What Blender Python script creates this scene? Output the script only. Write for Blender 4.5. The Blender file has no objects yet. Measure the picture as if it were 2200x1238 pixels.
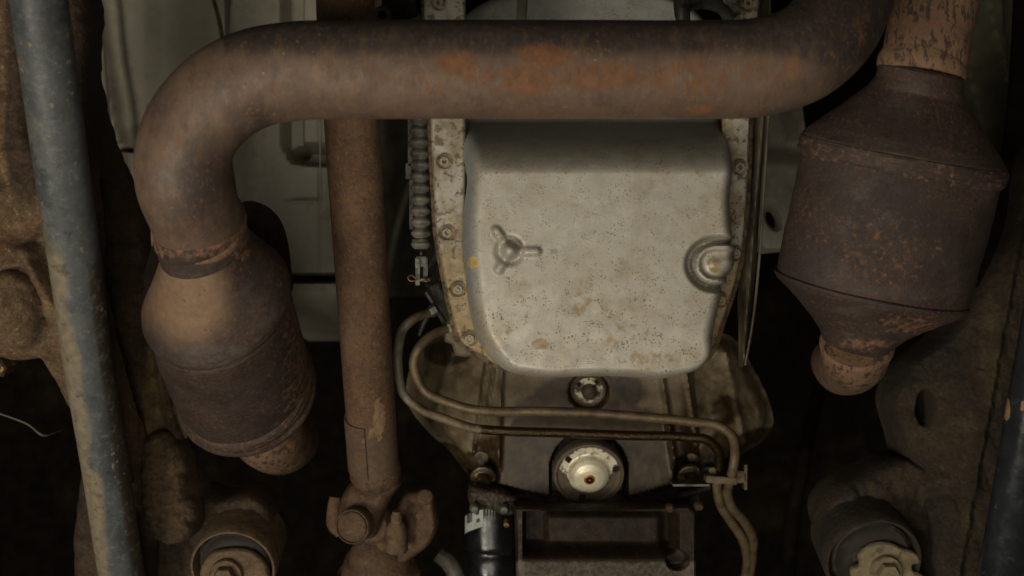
import bpy, math, random
import numpy as np
from mathutils import Vector, Matrix

# ------------------------------------------------------------------ camera, world, light, exposure
sc = bpy.context.scene
C = sc.collection
F = 2656.0                      # focal length in picture units (picture 2200 x 1238)
CX, CY = 1100.0, 619.0

cam_d = bpy.data.cameras.new('camera')
cam = bpy.data.objects.new('camera', cam_d)
C.objects.link(cam)
cam.rotation_euler = (math.pi, 0, 0)          # under the vehicle, looking straight up
cam_d.sensor_width = 36.0
cam_d.lens = 36.0 * F / 2200.0
cam_d.clip_start = 0.02
cam_d.clip_end = 60.0
cam_d.dof.use_dof = True
cam_d.dof.focus_distance = 1.13
cam_d.dof.aperture_fstop = 6.0
sc.camera = cam

world = bpy.data.worlds.new('World')
sc.world = world
world.use_nodes = True
bgn = world.node_tree.nodes['Background']
bgn.inputs[0].default_value = (1.0, 0.88, 0.68, 1)
bgn.inputs[1].default_value = 0.032

def area(name, loc, target, size, size_y, power, col):
    d = bpy.data.lights.new(name, 'AREA')
    d.shape = 'RECTANGLE'; d.size = size; d.size_y = size_y
    d.energy = power; d.color = col
    o = bpy.data.objects.new(name, d); C.objects.link(o)
    o.location = loc
    dr = Vector(target) - Vector(loc)
    o.rotation_euler = dr.to_track_quat('-Z', 'Y').to_euler()
    return o

area('work_lamp', (-0.86, 0.66, -0.25), (-0.02, 0.0, 1.1), 0.50, 0.40, 13.0, (1.0, 0.935, 0.79))
area('fill_lamp', (-0.14, 0.42, -0.5), (0.0, 0.0, 1.1), 0.8, 0.6, 9.5, (1.0, 0.94, 0.80))

sc.view_settings.view_transform = 'Standard'
sc.view_settings.look = 'None'
sc.view_settings.exposure = 0.0
sc.view_settings.gamma = 1.0
sc.view_settings.use_curve_mapping = False
sc.cycles.use_denoising = True
sc.cycles.max_bounces = 6
sc.cycles.diffuse_bounces = 3

rnd = random.Random(7)
nrs = np.random.RandomState(11)

# ------------------------------------------------------------------ geometry helpers
def P(px, py, d):
    return Vector(((px - CX) / F * d, (py - CY) / F * d, d))

def srgb(r, g, b):
    f = lambda c: (c / 255 / 12.92) if c / 255 <= .04045 else ((c / 255 + .055) / 1.055) ** 2.4
    return (f(r), f(g), f(b), 1)

def smooth(e0, e1, x):
    t = np.clip((x - e0) / (e1 - e0), 0, 1)
    return t * t * (3 - 2 * t)

def crom(pts, n, closed=False):
    """Catmull-Rom through pts (k x m) -> n samples."""
    p = np.array(pts, float)
    if closed: p = np.vstack([p, p[:1]])
    k = len(p)
    dl = np.diff(p, axis=0)
    L = np.linalg.norm(dl[:, :2], axis=1) + 1e-6
    d = dl / L[:, None]
    m = np.zeros_like(p)
    for i in range(1, k - 1):
        m[i] = (d[i - 1] * L[i] + d[i] * L[i - 1]) / (L[i - 1] + L[i])
    if closed:
        m[0] = m[-1] = (d[-1] * L[0] + d[0] * L[-1]) / (L[-1] + L[0])
    else:
        m[0] = d[0]; m[-1] = d[-1]
    cum = np.concatenate([[0], np.cumsum(L)])
    ts = np.linspace(0, cum[-1], n, endpoint=not closed)
    out = []
    for t in ts:
        i = min(np.searchsorted(cum, t, side='right') - 1, k - 2)
        u = (t - cum[i]) / L[i]; u2 = u * u; u3 = u2 * u
        out.append((2 * u3 - 3 * u2 + 1) * p[i] + (u3 - 2 * u2 + u) * L[i] * m[i] + (-2 * u3 + 3 * u2) * p[i + 1] + (u3 - u2) * L[i] * m[i + 1])
    return np.array(out)

def thing(name, label, cat, at, group=None):
    o = bpy.data.objects.new(name, None); C.objects.link(o)
    o.empty_display_size = 0.02
    o.location = at
    o['label'] = label; o['category'] = cat
    if group: o['group'] = group
    return o

def root_loc(o):
    v = Vector((0, 0, 0))
    while o is not None:
        v += Vector(o.location); o = o.parent
    return v

def add(name, V, Fc, m, parent=None, attrs=None, sharp=40, label=None, cat=None, group=None, at=None):
    V = np.array(V, float)
    if parent is not None: org = np.array(root_loc(parent))
    else: org = np.array(at if at is not None else V.mean(axis=0))
    me = bpy.data.meshes.new(name)
    me.from_pydata([tuple(v) for v in (V - org)], [], [tuple(int(i) for i in f) for f in Fc])
    me.update()
    import bmesh
    bm = bmesh.new(); bm.from_mesh(me)
    bmesh.ops.recalc_face_normals(bm, faces=bm.faces)
    bm.to_mesh(me); bm.free()
    me.polygons.foreach_set('use_smooth', [True] * len(me.polygons))
    me.set_sharp_from_angle(angle=math.radians(sharp))
    if attrs:
        for k, fn in attrs.items():
            z = np.maximum(V[:, 2], .05)
            px = CX + F * V[:, 0] / z; py = CY + F * V[:, 1] / z
            a = me.attributes.new(k, 'FLOAT', 'POINT')
            a.data.foreach_set('value', np.asarray(fn(px, py, V), dtype=np.float32))
    me.materials.append(m)
    o = bpy.data.objects.new(name, me); C.objects.link(o)
    if parent is None: o.location = org
    else: o.parent = parent
    if label: o['label'] = label
    if cat: o['category'] = cat
    if group: o['group'] = group
    return o

def join(*parts):
    V, Fc = [], []
    for v, f in parts:
        k = len(V)
        V.extend([tuple(x) for x in v]); Fc.extend([tuple(i + k for i in q) for q in f])
    return V, Fc

def sweep(st, n=48, seg=60, caps=True, flat=1.0, raw=False, warp=0.0, seed=1, dz=0.0):
    """st: (px, py, depth, half width in picture units[, flatness]). Round or oval tube along it."""
    rows = [list(s) + ([flat] if len(s) == 4 else []) for s in st]
    for q in rows: q[2] += dz
    if not raw: rows = crom(rows, seg)
    rows = np.array(rows, float)
    Cn = np.array([P(*r[:3]) for r in rows])
    R = rows[:, 3] * rows[:, 2] / F
    FL = rows[:, 4]
    T = np.gradient(Cn, axis=0); T /= np.linalg.norm(T, axis=1)[:, None] + 1e-12
    V = []
    th = np.linspace(0, 2 * math.pi, n, endpoint=False)
    U = np.cross(T[0], (0, 0, 1.0)); U /= np.linalg.norm(U)
    rs = np.random.RandomState(seed)
    ph = rs.rand(8) * 6.28
    for i in range(len(Cn)):
        U = U - T[i] * np.dot(U, T[i]); U /= np.linalg.norm(U)
        W = np.cross(T[i], U)
        s = i / len(Cn)
        w = 1 + warp * (np.sin(2 * th + ph[0] + 9 * s) + np.sin(3 * th + ph[1] + 17 * s) * .7 + np.sin(5 * th + ph[2] - 29 * s) * .5)
        for k in range(n):
            V.append(Cn[i] + R[i] * w[k] * (math.cos(th[k]) * U + math.sin(th[k]) * FL[i] * W))
    Fc = []
    m = len(Cn)
    for i in range(m - 1):
        for k in range(n):
            k2 = (k + 1) % n
            Fc.append((i * n + k, i * n + k2, (i + 1) * n + k2, (i + 1) * n + k))
    if caps:
        Fc.append(tuple(range(n))); Fc.append(tuple(range((m - 1) * n, m * n))[::-1])
    return V, Fc

def rings(st, n=120, sub=8, wob=.003, seed=3, dz=0.0):
    """st: (px, py, depth, half width, slope in degrees, minor/major ratio as seen, flatness): explicit ring planes."""
    st = np.array(st, float)
    rows = []
    for i in range(len(st) - 1):
        for k in range(sub): rows.append(st[i] + (st[i + 1] - st[i]) * k / sub)
    rows.append(st[-1]); rows = np.array(rows)
    th = np.linspace(0, 2 * math.pi, n, endpoint=False)
    rs = np.random.RandomState(seed); ph = rs.rand(8) * 6.28
    V = []
    for i, (px, py, d, hw, sl, ra, fl) in enumerate(rows):
        d = d + dz
        c = np.array(P(px, py, d)); R = hw * d / F
        a = math.radians(sl); phi = math.asin(ra)
        U = np.array((math.cos(a), math.sin(a), 0)); W = np.array((-math.sin(a) * math.sin(phi), math.cos(a) * math.sin(phi), -math.cos(phi)))
        s = i / len(rows)
        w = 1 + wob * (np.sin(2 * th + ph[0] + 5 * s) + np.sin(3 * th + ph[1] - 9 * s) * .8 + np.sin(7 * th + ph[2] + 23 * s) * .5 + np.sin(11 * th + ph[3] - 41 * s) * .35)
        for k in range(n): V.append(c + R * w[k] * (math.cos(th[k]) * U + fl * math.sin(th[k]) * W))
    Fc = []; m = len(rows)
    for i in range(m - 1):
        for k in range(n):
            k2 = (k + 1) % n
            Fc.append((i * n + k, i * n + k2, (i + 1) * n + k2, (i + 1) * n + k))
    Fc.append(tuple(range(n))); Fc.append(tuple(range((m - 1) * n, m * n))[::-1])
    return V, Fc

def lathe(profile, c, nrm, n=48, sx=1.0):
    """profile [(radius, height along nrm)] in metres, round c."""
    nrm = Vector(nrm).normalized(); c = Vector(c)
    a = nrm.orthogonal().normalized()
    ref = Vector((1, 0, 0)); a = (ref - nrm * ref.dot(nrm)).normalized(); b = nrm.cross(a)
    V, Fc = [], []
    for r, h in profile:
        for k in range(n):
            t = 2 * math.pi * k / n
            V.append(c + nrm * h + a * (r * sx * math.cos(t)) + b * (r * math.sin(t)))
    m = len(profile)
    for i in range(m - 1):
        for k in range(n):
            k2 = (k + 1) % n
            Fc.append((i * n + k, i * n + k2, (i + 1) * n + k2, (i + 1) * n + k))
    Fc.append(tuple(range(n))); Fc.append(tuple(range((m - 1) * n, m * n))[::-1])
    return V, Fc

def box(c, sx, sy, sz, rot=(0, 0, 0), bev=0.12):
    """bevelled box (metres)."""
    import bmesh
    bm = bmesh.new()
    bmesh.ops.create_cube(bm, size=1)
    bmesh.ops.scale(bm, vec=(sx, sy, sz), verts=bm.verts)
    bmesh.ops.bevel(bm, geom=list(bm.edges), offset=min(sx, sy, sz) * bev, segments=2, affect='EDGES')
    from mathutils import Euler
    M = Matrix.Translation(Vector(c)) @ Euler(rot).to_matrix().to_4x4()
    bmesh.ops.transform(bm, matrix=M, verts=bm.verts)
    bm.verts.index_update()
    V = [tuple(v.co) for v in bm.verts]; Fc = [tuple(v.index for v in f.verts) for f in bm.faces]
    bm.free()
    return V, Fc

def sdf(poly, X, Y):
    """signed distance (inside positive) and nearest contour point."""
    p = np.array(poly, float); q = np.roll(p, -1, axis=0)
    best = np.full(X.shape, 1e18); nx = np.zeros(X.shape); ny = np.zeros(X.shape)
    ins = np.zeros(X.shape, bool)
    for (ax, ay), (bx, by) in zip(p, q):
        dx, dy = bx - ax, by - ay
        L = dx * dx + dy * dy + 1e-12
        t = np.clip(((X - ax) * dx + (Y - ay) * dy) / L, 0, 1)
        cx, cy = ax + t * dx, ay + t * dy
        d = (X - cx) ** 2 + (Y - cy) ** 2
        m = d < best
        best = np.where(m, d, best); nx = np.where(m, cx, nx); ny = np.where(m, cy, ny)
        if ay != by:
            ins ^= ((ay > Y) != (by > Y)) & (X < (bx - ax) * (Y - ay) / (by - ay) + ax)
    return np.where(ins, 1, -1) * np.sqrt(best), nx, ny

def relief(poly, D0, step, h, thick=0.02, holes=(), smoothn=0):
    """solid slab whose near face is the height field h(X, Y, inside distance) in metres (deeper = +)."""
    if smoothn: poly = crom(poly, smoothn, closed=True)
    p = np.array(poly, float)
    xs = np.arange(p[:, 0].min() - step, p[:, 0].max() + 2 * step, step)
    ys = np.arange(p[:, 1].min() - step, p[:, 1].max() + 2 * step, step)
    X, Y = np.meshgrid(xs, ys)
    S, NX, NY = sdf(p, X, Y)
    for hp in holes:
        s2, a, b = sdf(hp, X, Y)
        s2 = -s2
        m = s2 < S
        S = np.where(m, s2, S); NX = np.where(m, a, NX); NY = np.where(m, b, NY)
    Sc = (S[:-1, :-1] + S[1:, :-1] + S[:-1, 1:] + S[1:, 1:]) / 4
    keep = Sc > 0
    ny_, nx_ = X.shape
    idx = np.arange(ny_ * nx_).reshape(ny_, nx_)
    ed = {}
    quads = []
    for j, i in zip(*np.nonzero(keep)):
        q = (idx[j, i], idx[j, i + 1], idx[j + 1, i + 1], idx[j + 1, i])
        quads.append(q)
        for a, b in zip(q, q[1:] + q[:1]):
            if (b, a) in ed: ed[(b, a)] = None
            elif (a, b) not in ed: ed[(a, b)] = 1
    bnd = [e for e, v in ed.items() if v]
    bv = set(a for e in bnd for a in e)
    Xf, Yf, Sf = X.ravel().copy(), Y.ravel().copy(), S.ravel().copy()
    for v in bv:
        Xf[v] = NX.ravel()[v]; Yf[v] = NY.ravel()[v]; Sf[v] = 0
    used = sorted(set(v for q in quads for v in q))
    mp = {v: k for k, v in enumerate(used)}
    u = np.array(used)
    H = h(Xf[u], Yf[u], np.maximum(Sf[u], 0))
    V = np.stack([(Xf[u] - CX) / F * D0, (Yf[u] - CY) / F * D0, D0 + H], 1)
    Fc = [tuple(mp[v] for v in q) for q in quads]
    back = {}
    VV = [tuple(v) for v in V]
    zb = V[:, 2].max() + thick
    for v in bv:
        k = mp[v]; back[k] = len(VV)
        VV.append((V[k][0], V[k][1], zb if thick > 0.03 else V[k][2] + thick))
    for a, b in bnd:
        a, b = mp[a], mp[b]
        Fc.append((b, a, back[a], back[b]))
    return VV, Fc

def seg_d(X, Y, ax, ay, bx, by):
    dx, dy = bx - ax, by - ay
    t = np.clip(((X - ax) * dx + (Y - ay) * dy) / (dx * dx + dy * dy), 0, 1)
    return np.hypot(X - ax - t * dx, Y - ay - t * dy)

def fbm(X, Y, s, seed, octv=4):
    rs = np.random.RandomState(seed); out = 0; amp = 1.0
    for o in range(octv):
        for _ in range(4):
            a = rs.rand() * 6.28; ph = rs.rand() * 6.28
            k = 6.28 / s * (0.7 + .6 * rs.rand())
            out = out + amp * np.sin(k * (X * math.cos(a) + Y * math.sin(a)) + ph + 1.3 * np.sin(k * .6 * (X * math.sin(a) - Y * math.cos(a)) + ph * 2)) / 4
        amp *= .5; s *= .5
    return out

def blobs(lst, edge=1.0):
    def fn(px, py, V):
        o = np.zeros(len(px))
        for x, y, rx, ry, s in lst:
            r = np.hypot((px - x) / rx, (py - y) / ry)
            o = np.maximum(o, s * np.clip(1.5 - r, 0, 1.0))
        return o
    return fn

def ngon(cx, cy, rx, ry, n=28, rot=0):
    c, s = math.cos(rot), math.sin(rot)
    return [(cx + rx * math.cos(t) * c - ry * math.sin(t) * s, cy + rx * math.cos(t) * s + ry * math.sin(t) * c)
            for t in [2 * math.pi * k / n for k in range(n)]]

# ------------------------------------------------------------------ material builder
def mat(name, base, layers=(), rough=.6, spec=.5, metal=0.0, bump=.3, bscale=350, var=.25, vscale=40, bdist=.002, fine=1400, coat=0.0):
    m = bpy.data.materials.new(name); m.use_nodes = True
    nt = m.node_tree; N = nt.nodes; L = nt.links
    bs = N['Principled BSDF']
    tc = N.new('ShaderNodeTexCoord')
    def noise(scale, detail=5, stretch=(1, 1, 1), off=0, dist=0.0, rgh=.55):
        mp = N.new('ShaderNodeMapping'); mp.inputs['Scale'].default_value = stretch
        mp.inputs['Location'].default_value = (off, off * .7, off * 1.3)
        L.new(tc.outputs['Object'], mp.inputs[0])
        n = N.new('ShaderNodeTexNoise'); n.inputs['Scale'].default_value = scale
        n.inputs['Detail'].default_value = detail; n.inputs['Distortion'].default_value = dist
        n.inputs['Roughness'].default_value = rgh
        L.new(mp.outputs[0], n.inputs['Vector'])
        return n.outputs[0]
    def rng(src, lo, hi, o0=0., o1=1.):
        r = N.new('ShaderNodeMapRange'); r.interpolation_type = 'SMOOTHSTEP'
        r.inputs[1].default_value = lo; r.inputs[2].default_value = hi
        r.inputs[3].default_value = o0; r.inputs[4].default_value = o1
        L.new(src, r.inputs[0]); return r.outputs[0]
    def math_(op, a, b):
        n = N.new('ShaderNodeMath'); n.operation = op
        for i, v in enumerate((a, b)):
            if isinstance(v, (int, float)): n.inputs[i].default_value = v
            else: L.new(v, n.inputs[i])
        return n.outputs[0]
    def mixc(f, a, b):
        n = N.new('ShaderNodeMix'); n.data_type = 'RGBA'
        for s, v in ((0, f), (6, a), (7, b)):
            if isinstance(v, (int, float, tuple)): n.inputs[s].default_value = v
            else: L.new(v, n.inputs[s])
        return n.outputs[2]
    def mixf(f, a, b):
        n = N.new('ShaderNodeMix'); n.data_type = 'FLOAT'
        for s, v in ((0, f), (2, a), (3, b)):
            if isinstance(v, (int, float)): n.inputs[s].default_value = v
            else: L.new(v, n.inputs[s])
        return n.outputs[0]
    dk = tuple(c * (1 - var) for c in base[:3]) + (1,)
    lt = tuple(min(1, c * (1 + var)) for c in base[:3]) + (1,)
    col = mixc(rng(noise(vscale, 8, off=3.1), .3, .7), dk, lt)
    rg = rng(noise(vscale * 2.3, 4, off=7.7), .3, .7, max(.05, rough - .1), min(1, rough + .1))
    met = metal
    hgt = None
    for i, l in enumerate(layers):
        k = l.get('kind', 'noise'); off = l.get('off', i * 2.37 + 1)
        if k == 'noise':
            msk = rng(noise(l['scale'], l.get('detail', 6), l.get('stretch', (1, 1, 1)), off, l.get('dist', 0), l.get('rgh', .6)), l['lo'], l['hi'])
        elif k == 'spot':
            mp = N.new('ShaderNodeMapping'); mp.inputs['Scale'].default_value = l.get('stretch', (1, 1, 1))
            mp.inputs['Location'].default_value = (off, off, off)
            L.new(tc.outputs['Object'], mp.inputs[0])
            wv = N.new('ShaderNodeVectorMath'); wv.operation = 'ADD'
            nz = N.new('ShaderNodeTexNoise'); nz.inputs['Scale'].default_value = l['scale'] * 1.7
            L.new(mp.outputs[0], nz.inputs['Vector'])
            sc_ = N.new('ShaderNodeVectorMath'); sc_.operation = 'SCALE'; sc_.inputs[3].default_value = .9 / l['scale']
            L.new(nz.outputs['Color'], sc_.inputs[0])
            L.new(mp.outputs[0], wv.inputs[0]); L.new(sc_.outputs[0], wv.inputs[1])
            v = N.new('ShaderNodeTexVoronoi'); v.inputs['Scale'].default_value = l['scale']
            L.new(wv.outputs[0], v.inputs['Vector'])
            big = noise(l['scale'] * .16, 3, off=off + 5)
            thr = rng(big, l.get('b0', .35), .7, 0, l['size'])
            a = math_('SUBTRACT', thr, v.outputs['Distance'])
            msk = rng(a, 0, .08)
        else:
            at = N.new('ShaderNodeAttribute'); at.attribute_name = l['attr']
            nz = noise(l.get('scale', 60), l.get('detail', 8), l.get('stretch', (1, 1, 1)), off, l.get('dist', 0), l.get('rgh', .62))
            b = l.get('brk', .8)
            s = math_('ADD', at.outputs['Fac'], math_('MULTIPLY', math_('SUBTRACT', nz, .5), b))
            # no stain where the attribute is zero
            s = math_('MULTIPLY', s, rng(at.outputs['Fac'], 0.0, .12))
            msk = rng(s, l.get('lo', .4), l.get('hi', .6))
        if l.get('with'):
            at = N.new('ShaderNodeAttribute'); at.attribute_name = l['with']
            msk = math_('MULTIPLY', msk, at.outputs['Fac'])
        if l.get('op', 1) != 1: msk = math_('MULTIPLY', msk, l['op'])
        c2 = l['col']
        if l.get('cvar', .2):
            q = l.get('cvar', .2)
            c2 = mixc(rng(noise(l.get('cs', 150), 5, off=off + 9), .3, .7), tuple(c * (1 - q) for c in c2[:3]) + (1,), tuple(min(1, c * (1 + q)) for c in c2[:3]) + (1,))
        col = mixc(msk, col, c2)
        if 'rough' in l: rg = mixf(msk, rg, l['rough'])
        if 'metal' in l: met = mixf(msk, met, l['metal'])
        if l.get('h'):
            hh = math_('MULTIPLY', msk, l['h'])
            hgt = hh if hgt is None else math_('ADD', hgt, hh)
    L.new(col, bs.inputs['Base Color']); L.new(rg, bs.inputs['Roughness'])
    if isinstance(met, (int, float)): bs.inputs['Metallic'].default_value = met
    else: L.new(met, bs.inputs['Metallic'])
    bs.inputs['Specular IOR Level'].default_value = spec
    if coat: bs.inputs['Coat Weight'].default_value = coat; bs.inputs['Coat Roughness'].default_value = .15
    h = math_('ADD', math_('MULTIPLY', noise(bscale, 8, off=1.7), .7), math_('MULTIPLY', noise(fine, 3, off=4.4), .3))
    if hgt is not None: h = math_('ADD', h, hgt)
    bp = N.new('ShaderNodeBump'); bp.inputs['Strength'].default_value = bump; bp.inputs['Distance'].default_value = bdist
    L.new(h, bp.inputs['Height']); L.new(bp.outputs[0], bs.inputs['Normal'])
    return m

RUST = srgb(150, 84, 48); RUSTD = srgb(92, 58, 40); OCH = srgb(150, 112, 70)
M = {}
M['pipe'] = mat('brown_exhaust_steel', srgb(98, 79, 66), [
    dict(col=srgb(60, 51, 48), kind='attr', attr='darkened', scale=30, brk=.8, lo=.15, hi=1.0, stretch=(1.3, .8, 1)),
    dict(col=srgb(124, 98, 66), scale=60, lo=.48, hi=.75, stretch=(1.8, .7, 1), op=.4),
    dict(col=srgb(128, 92, 60), scale=240, lo=.52, hi=.68, stretch=(1.6, .7, 1), op=.45, detail=8, rgh=.7, off=27, h=.2),
    dict(col=srgb(72, 60, 50), scale=60, lo=.5, hi=.64, op=.6, off=12, detail=9, rgh=.75, stretch=(1.5, .8, 1)),
    dict(col=srgb(116, 77, 49), kind='attr', attr='rust', scale=85, detail=11, rgh=.8, brk=2.3, lo=.4, hi=.95, op=.85, stretch=(1.6, .7, 1), h=.5, rough=.9),
    dict(col=srgb(104, 64, 46), kind='attr', attr='rust', scale=190, brk=2.4, lo=1.35, hi=1.6, h=.4),
    dict(col=srgb(130, 94, 60), kind='spot', scale=190, size=.32, op=.5, stretch=(1.3, .9, 1)),
    dict(col=srgb(190, 180, 160), kind='spot', scale=75, size=.10, op=.8),
], rough=.62, metal=.15, bump=.28, bscale=160, var=.16, vscale=26)
M['cat'] = mat('burnt_converter_steel', srgb(60, 47, 41), [
    dict(col=srgb(78, 69, 64), kind='attr', attr='blue', scale=30, brk=.5, lo=.3, hi=.8, op=.8),
    dict(col=srgb(108, 76, 52), scale=300, lo=.5, hi=.6, detail=9, rgh=.8, op=.6, rough=.85, h=.3),
    dict(col=srgb(50, 40, 36), scale=14, lo=.42, hi=.62, op=.8, off=91),
    dict(col=srgb(44, 35, 31), scale=160, lo=.52, hi=.62, detail=9, rgh=.8, op=.55, off=51),
    dict(col=srgb(130, 104, 80), kind='attr', attr='pale', scale=24, brk=.5, lo=.15, hi=.9, cvar=.12, op=.9),
    dict(col=srgb(122, 88, 66), kind='attr', attr='rust', scale=170, brk=1.9, lo=.4, hi=.9, h=.5, rough=.9),
    dict(col=srgb(46, 38, 36), kind='spot', scale=110, size=.22, op=.75, off=21),
], rough=.66, metal=.1, bump=.4, bscale=300, var=.22, vscale=22)
M['catpipe'] = mat('orange_scaled_steel', srgb(120, 91, 69), [
    dict(col=srgb(64, 51, 43), scale=110, lo=.5, hi=.6, detail=8, rgh=.7, stretch=(1.6, .6, 1), h=-.4),
    dict(col=srgb(150, 118, 90), scale=60, lo=.55, hi=.72, op=.7, off=9),
], rough=.75, bump=.5, bscale=260, var=.15)
M['catdark'] = mat('dark_scaled_steel', srgb(56, 44, 34), [
    dict(col=srgb(104, 68, 48), scale=210, lo=.56, hi=.7, detail=8, rgh=.75, op=.7, h=.4),
], rough=.75, bump=.45, bscale=300)
M['shaft'] = mat('rusted_shaft_steel', srgb(92, 68, 48), [
    dict(col=srgb(74, 56, 40), scale=70, lo=.45, hi=.65, stretch=(1, .6, 1), op=.8),
    dict(col=srgb(128, 90, 58), scale=260, lo=.49, hi=.6, detail=9, rgh=.8, stretch=(1, .7, 1), op=.7, h=.35),
    dict(col=srgb(60, 44, 36), scale=210, lo=.51, hi=.6, detail=9, rgh=.8, op=.65, off=55),
    dict(col=srgb(92, 74, 60), kind='attr', attr='grey', scale=60, brk=.9, lo=.4, hi=.7, op=.8),
    dict(col=srgb(128, 102, 74), kind='attr', attr='mud', scale=130, brk=2.0, lo=.55, hi=.7, h=.6),
], rough=.82, bump=.55, bscale=330, var=.22, vscale=30)
M['yoke'] = mat('rusted_forged_steel', srgb(88, 66, 46), [
    dict(col=srgb(122, 90, 62), scale=260, lo=.5, hi=.6, detail=9, rgh=.8, op=.5, off=71, h=.3),
    dict(col=srgb(56, 42, 32), scale=170, lo=.52, hi=.6, detail=9, rgh=.8, op=.5, off=83),
    dict(col=srgb(62, 46, 38), scale=90, lo=.48, hi=.66, op=.8),
    dict(col=srgb(134, 104, 74), scale=180, lo=.55, hi=.72, detail=8, op=.6, h=.3),
], rough=.7, bump=.8, bscale=260, var=.3)
M['pan'] = mat('dirty_stamped_steel', srgb(170, 164, 152), [
    dict(col=srgb(186, 181, 170), scale=55, lo=.45, hi=.7, op=.4),
    dict(col=srgb(144, 130, 104), scale=34, lo=.45, hi=.68, op=.5, off=5, detail=9),
    dict(col=srgb(138, 124, 100), scale=340, lo=.5, hi=.64, op=.22, detail=8, rgh=.7, off=17),
    dict(col=srgb(150, 152, 150), kind='attr', attr='clean', scale=30, brk=.3, lo=.2, hi=.8, rough=.45, cvar=.05),
    dict(col=srgb(112, 90, 56), kind='spot', scale=330, size=.36, op=.85, stretch=(1, .8, 1), h=-.2, b0=.32, **{'with': 'speck'}),
    dict(col=srgb(92, 76, 50), kind='spot', scale=560, size=.44, op=.75, off=33, **{'with': 'speck'}),
    dict(col=srgb(150, 126, 84), scale=90, lo=.6, hi=.7, op=.45, off=41, detail=9, rgh=.7),
    dict(col=srgb(138, 114, 76), kind='attr', attr='dirt', scale=120, brk=1.5, lo=.5, hi=.8, op=.8),
    dict(col=srgb(196, 164, 106), kind='attr', attr='yellow', scale=200, brk=.3, lo=.5, hi=.6, rough=.6),
], rough=.5, metal=.2, bump=.06, bscale=500, var=.06, vscale=35)
M['flange'] = mat('stained_flange_steel', srgb(164, 157, 144), [
    dict(col=srgb(126, 108, 78), scale=34, lo=.42, hi=.6, op=.8, off=4),
    dict(col=srgb(146, 126, 90), kind='attr', attr='dirt', scale=80, brk=.8, lo=.3, hi=.7, op=.9),
    dict(col=srgb(58, 46, 32), kind='spot', scale=260, size=.34, op=.9),
    dict(col=srgb(92, 72, 48), scale=120, lo=.54, hi=.62, off=14, op=.8),
    dict(col=srgb(70, 58, 42), kind='attr', attr='oil', scale=160, brk=.9, lo=.6, hi=1.1, op=.9),  # dark well round each bolt: shade of the head put into the colour
], rough=.6, metal=.1, bump=.3, bscale=300, var=.1)
M['gasket'] = mat('brown_gasket', srgb(92, 72, 48), [dict(col=srgb(52, 42, 30), scale=130, lo=.45, hi=.6)], rough=.8)
M['boltface'] = mat('dusty_bolt_steel', srgb(150, 140, 116), [dict(col=srgb(108, 92, 66), scale=260, lo=.45, hi=.65)], rough=.6, metal=.2, bump=.2)
M['boltdark'] = mat('oily_bolt_steel', srgb(72, 58, 42), [dict(col=srgb(140, 116, 82), scale=160, lo=.55, hi=.66)], rough=.35, metal=.5, bump=.3)
M['alloy'] = mat('grimy_cast_alloy', srgb(112, 99, 78), [
    dict(col=srgb(98, 82, 58), scale=18, lo=.45, hi=.65, op=.7),
    dict(col=srgb(134, 122, 94), scale=90, lo=.55, hi=.7, op=.5, off=8),
    dict(col=srgb(60, 47, 30), kind='attr', attr='oil', scale=45, brk=.6, lo=.35, hi=.6, rough=.42, cvar=.4, cs=90),
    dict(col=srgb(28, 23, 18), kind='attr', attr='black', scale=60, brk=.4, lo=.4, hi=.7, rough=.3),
    dict(col=srgb(66, 54, 40), scale=420, lo=.56, hi=.66, off=31, op=.5),
], rough=.62, metal=.0, spec=.25, bump=.16, bscale=600, var=.14, vscale=30, bdist=.0015)
M['oily'] = mat('oil_soaked_casting', srgb(40, 30, 19), [
    dict(col=srgb(30, 23, 15), scale=30, lo=.42, hi=.6),
    dict(col=srgb(92, 82, 70), kind='attr', attr='worn', scale=200, brk=1.1, lo=.3, hi=.95, rough=.45, h=.4),
    dict(col=srgb(78, 60, 38), scale=300, lo=.6, hi=.7, off=19, op=.6),
], rough=.6, metal=.0, spec=.2, bump=.45, bscale=600, var=.3, bdist=.0012)
M['line'] = mat('dusty_steel_line', srgb(104, 88, 64), [
    dict(col=srgb(76, 62, 46), scale=60, lo=.45, hi=.65, op=.8),
    dict(col=srgb(66, 50, 28), kind='attr', attr='oil', scale=120, brk=.5, lo=.3, hi=.6, rough=.22, metal=.5, cvar=.5, cs=700),
    dict(col=srgb(130, 118, 98), kind='attr', attr='clean', scale=60, brk=.3, lo=.3, hi=.7),
    dict(col=srgb(120, 88, 40), kind='spot', scale=420, size=.35, with_='x', op=.5),
], rough=.5, metal=.3, bump=.35, bscale=700, var=.15)
M['wetline'] = mat('oil_wet_steel_line', srgb(112, 96, 72), [
    dict(col=srgb(80, 66, 48), scale=60, lo=.45, hi=.65, op=.8),
    dict(col=srgb(58, 43, 22), kind='attr', attr='oil', scale=120, brk=.5, lo=.3, hi=.6, rough=.16, metal=.65, cvar=.5, cs=500),
    dict(col=srgb(120, 112, 96), kind='attr', attr='clean', scale=60, brk=.3, lo=.3, hi=.7),
], rough=.5, metal=.2, bump=1.0, bscale=420, var=.15, bdist=.0012)
M['plug'] = mat('polished_plug_metal', srgb(226, 217, 190), [
    dict(col=srgb(150, 138, 110), scale=60, lo=.5, hi=.7, op=.6, off=12),
    dict(col=srgb(84, 72, 58), kind='attr', attr='grime', scale=130, brk=1.8, lo=.32, hi=.6, rough=.55, metal=.1),
    dict(col=srgb(46, 36, 24), kind='spot', scale=330, size=.2, op=.9),
    dict(col=srgb(176, 108, 20), kind='attr', attr='ring', scale=200, brk=.1, lo=.35, hi=.6, cvar=.1),
    dict(col=srgb(22, 16, 12), kind='attr', attr='dot', scale=200, brk=.1, lo=.4, hi=.6),
], rough=.42, metal=.35, bump=.12, bscale=300, var=.06)
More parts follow.
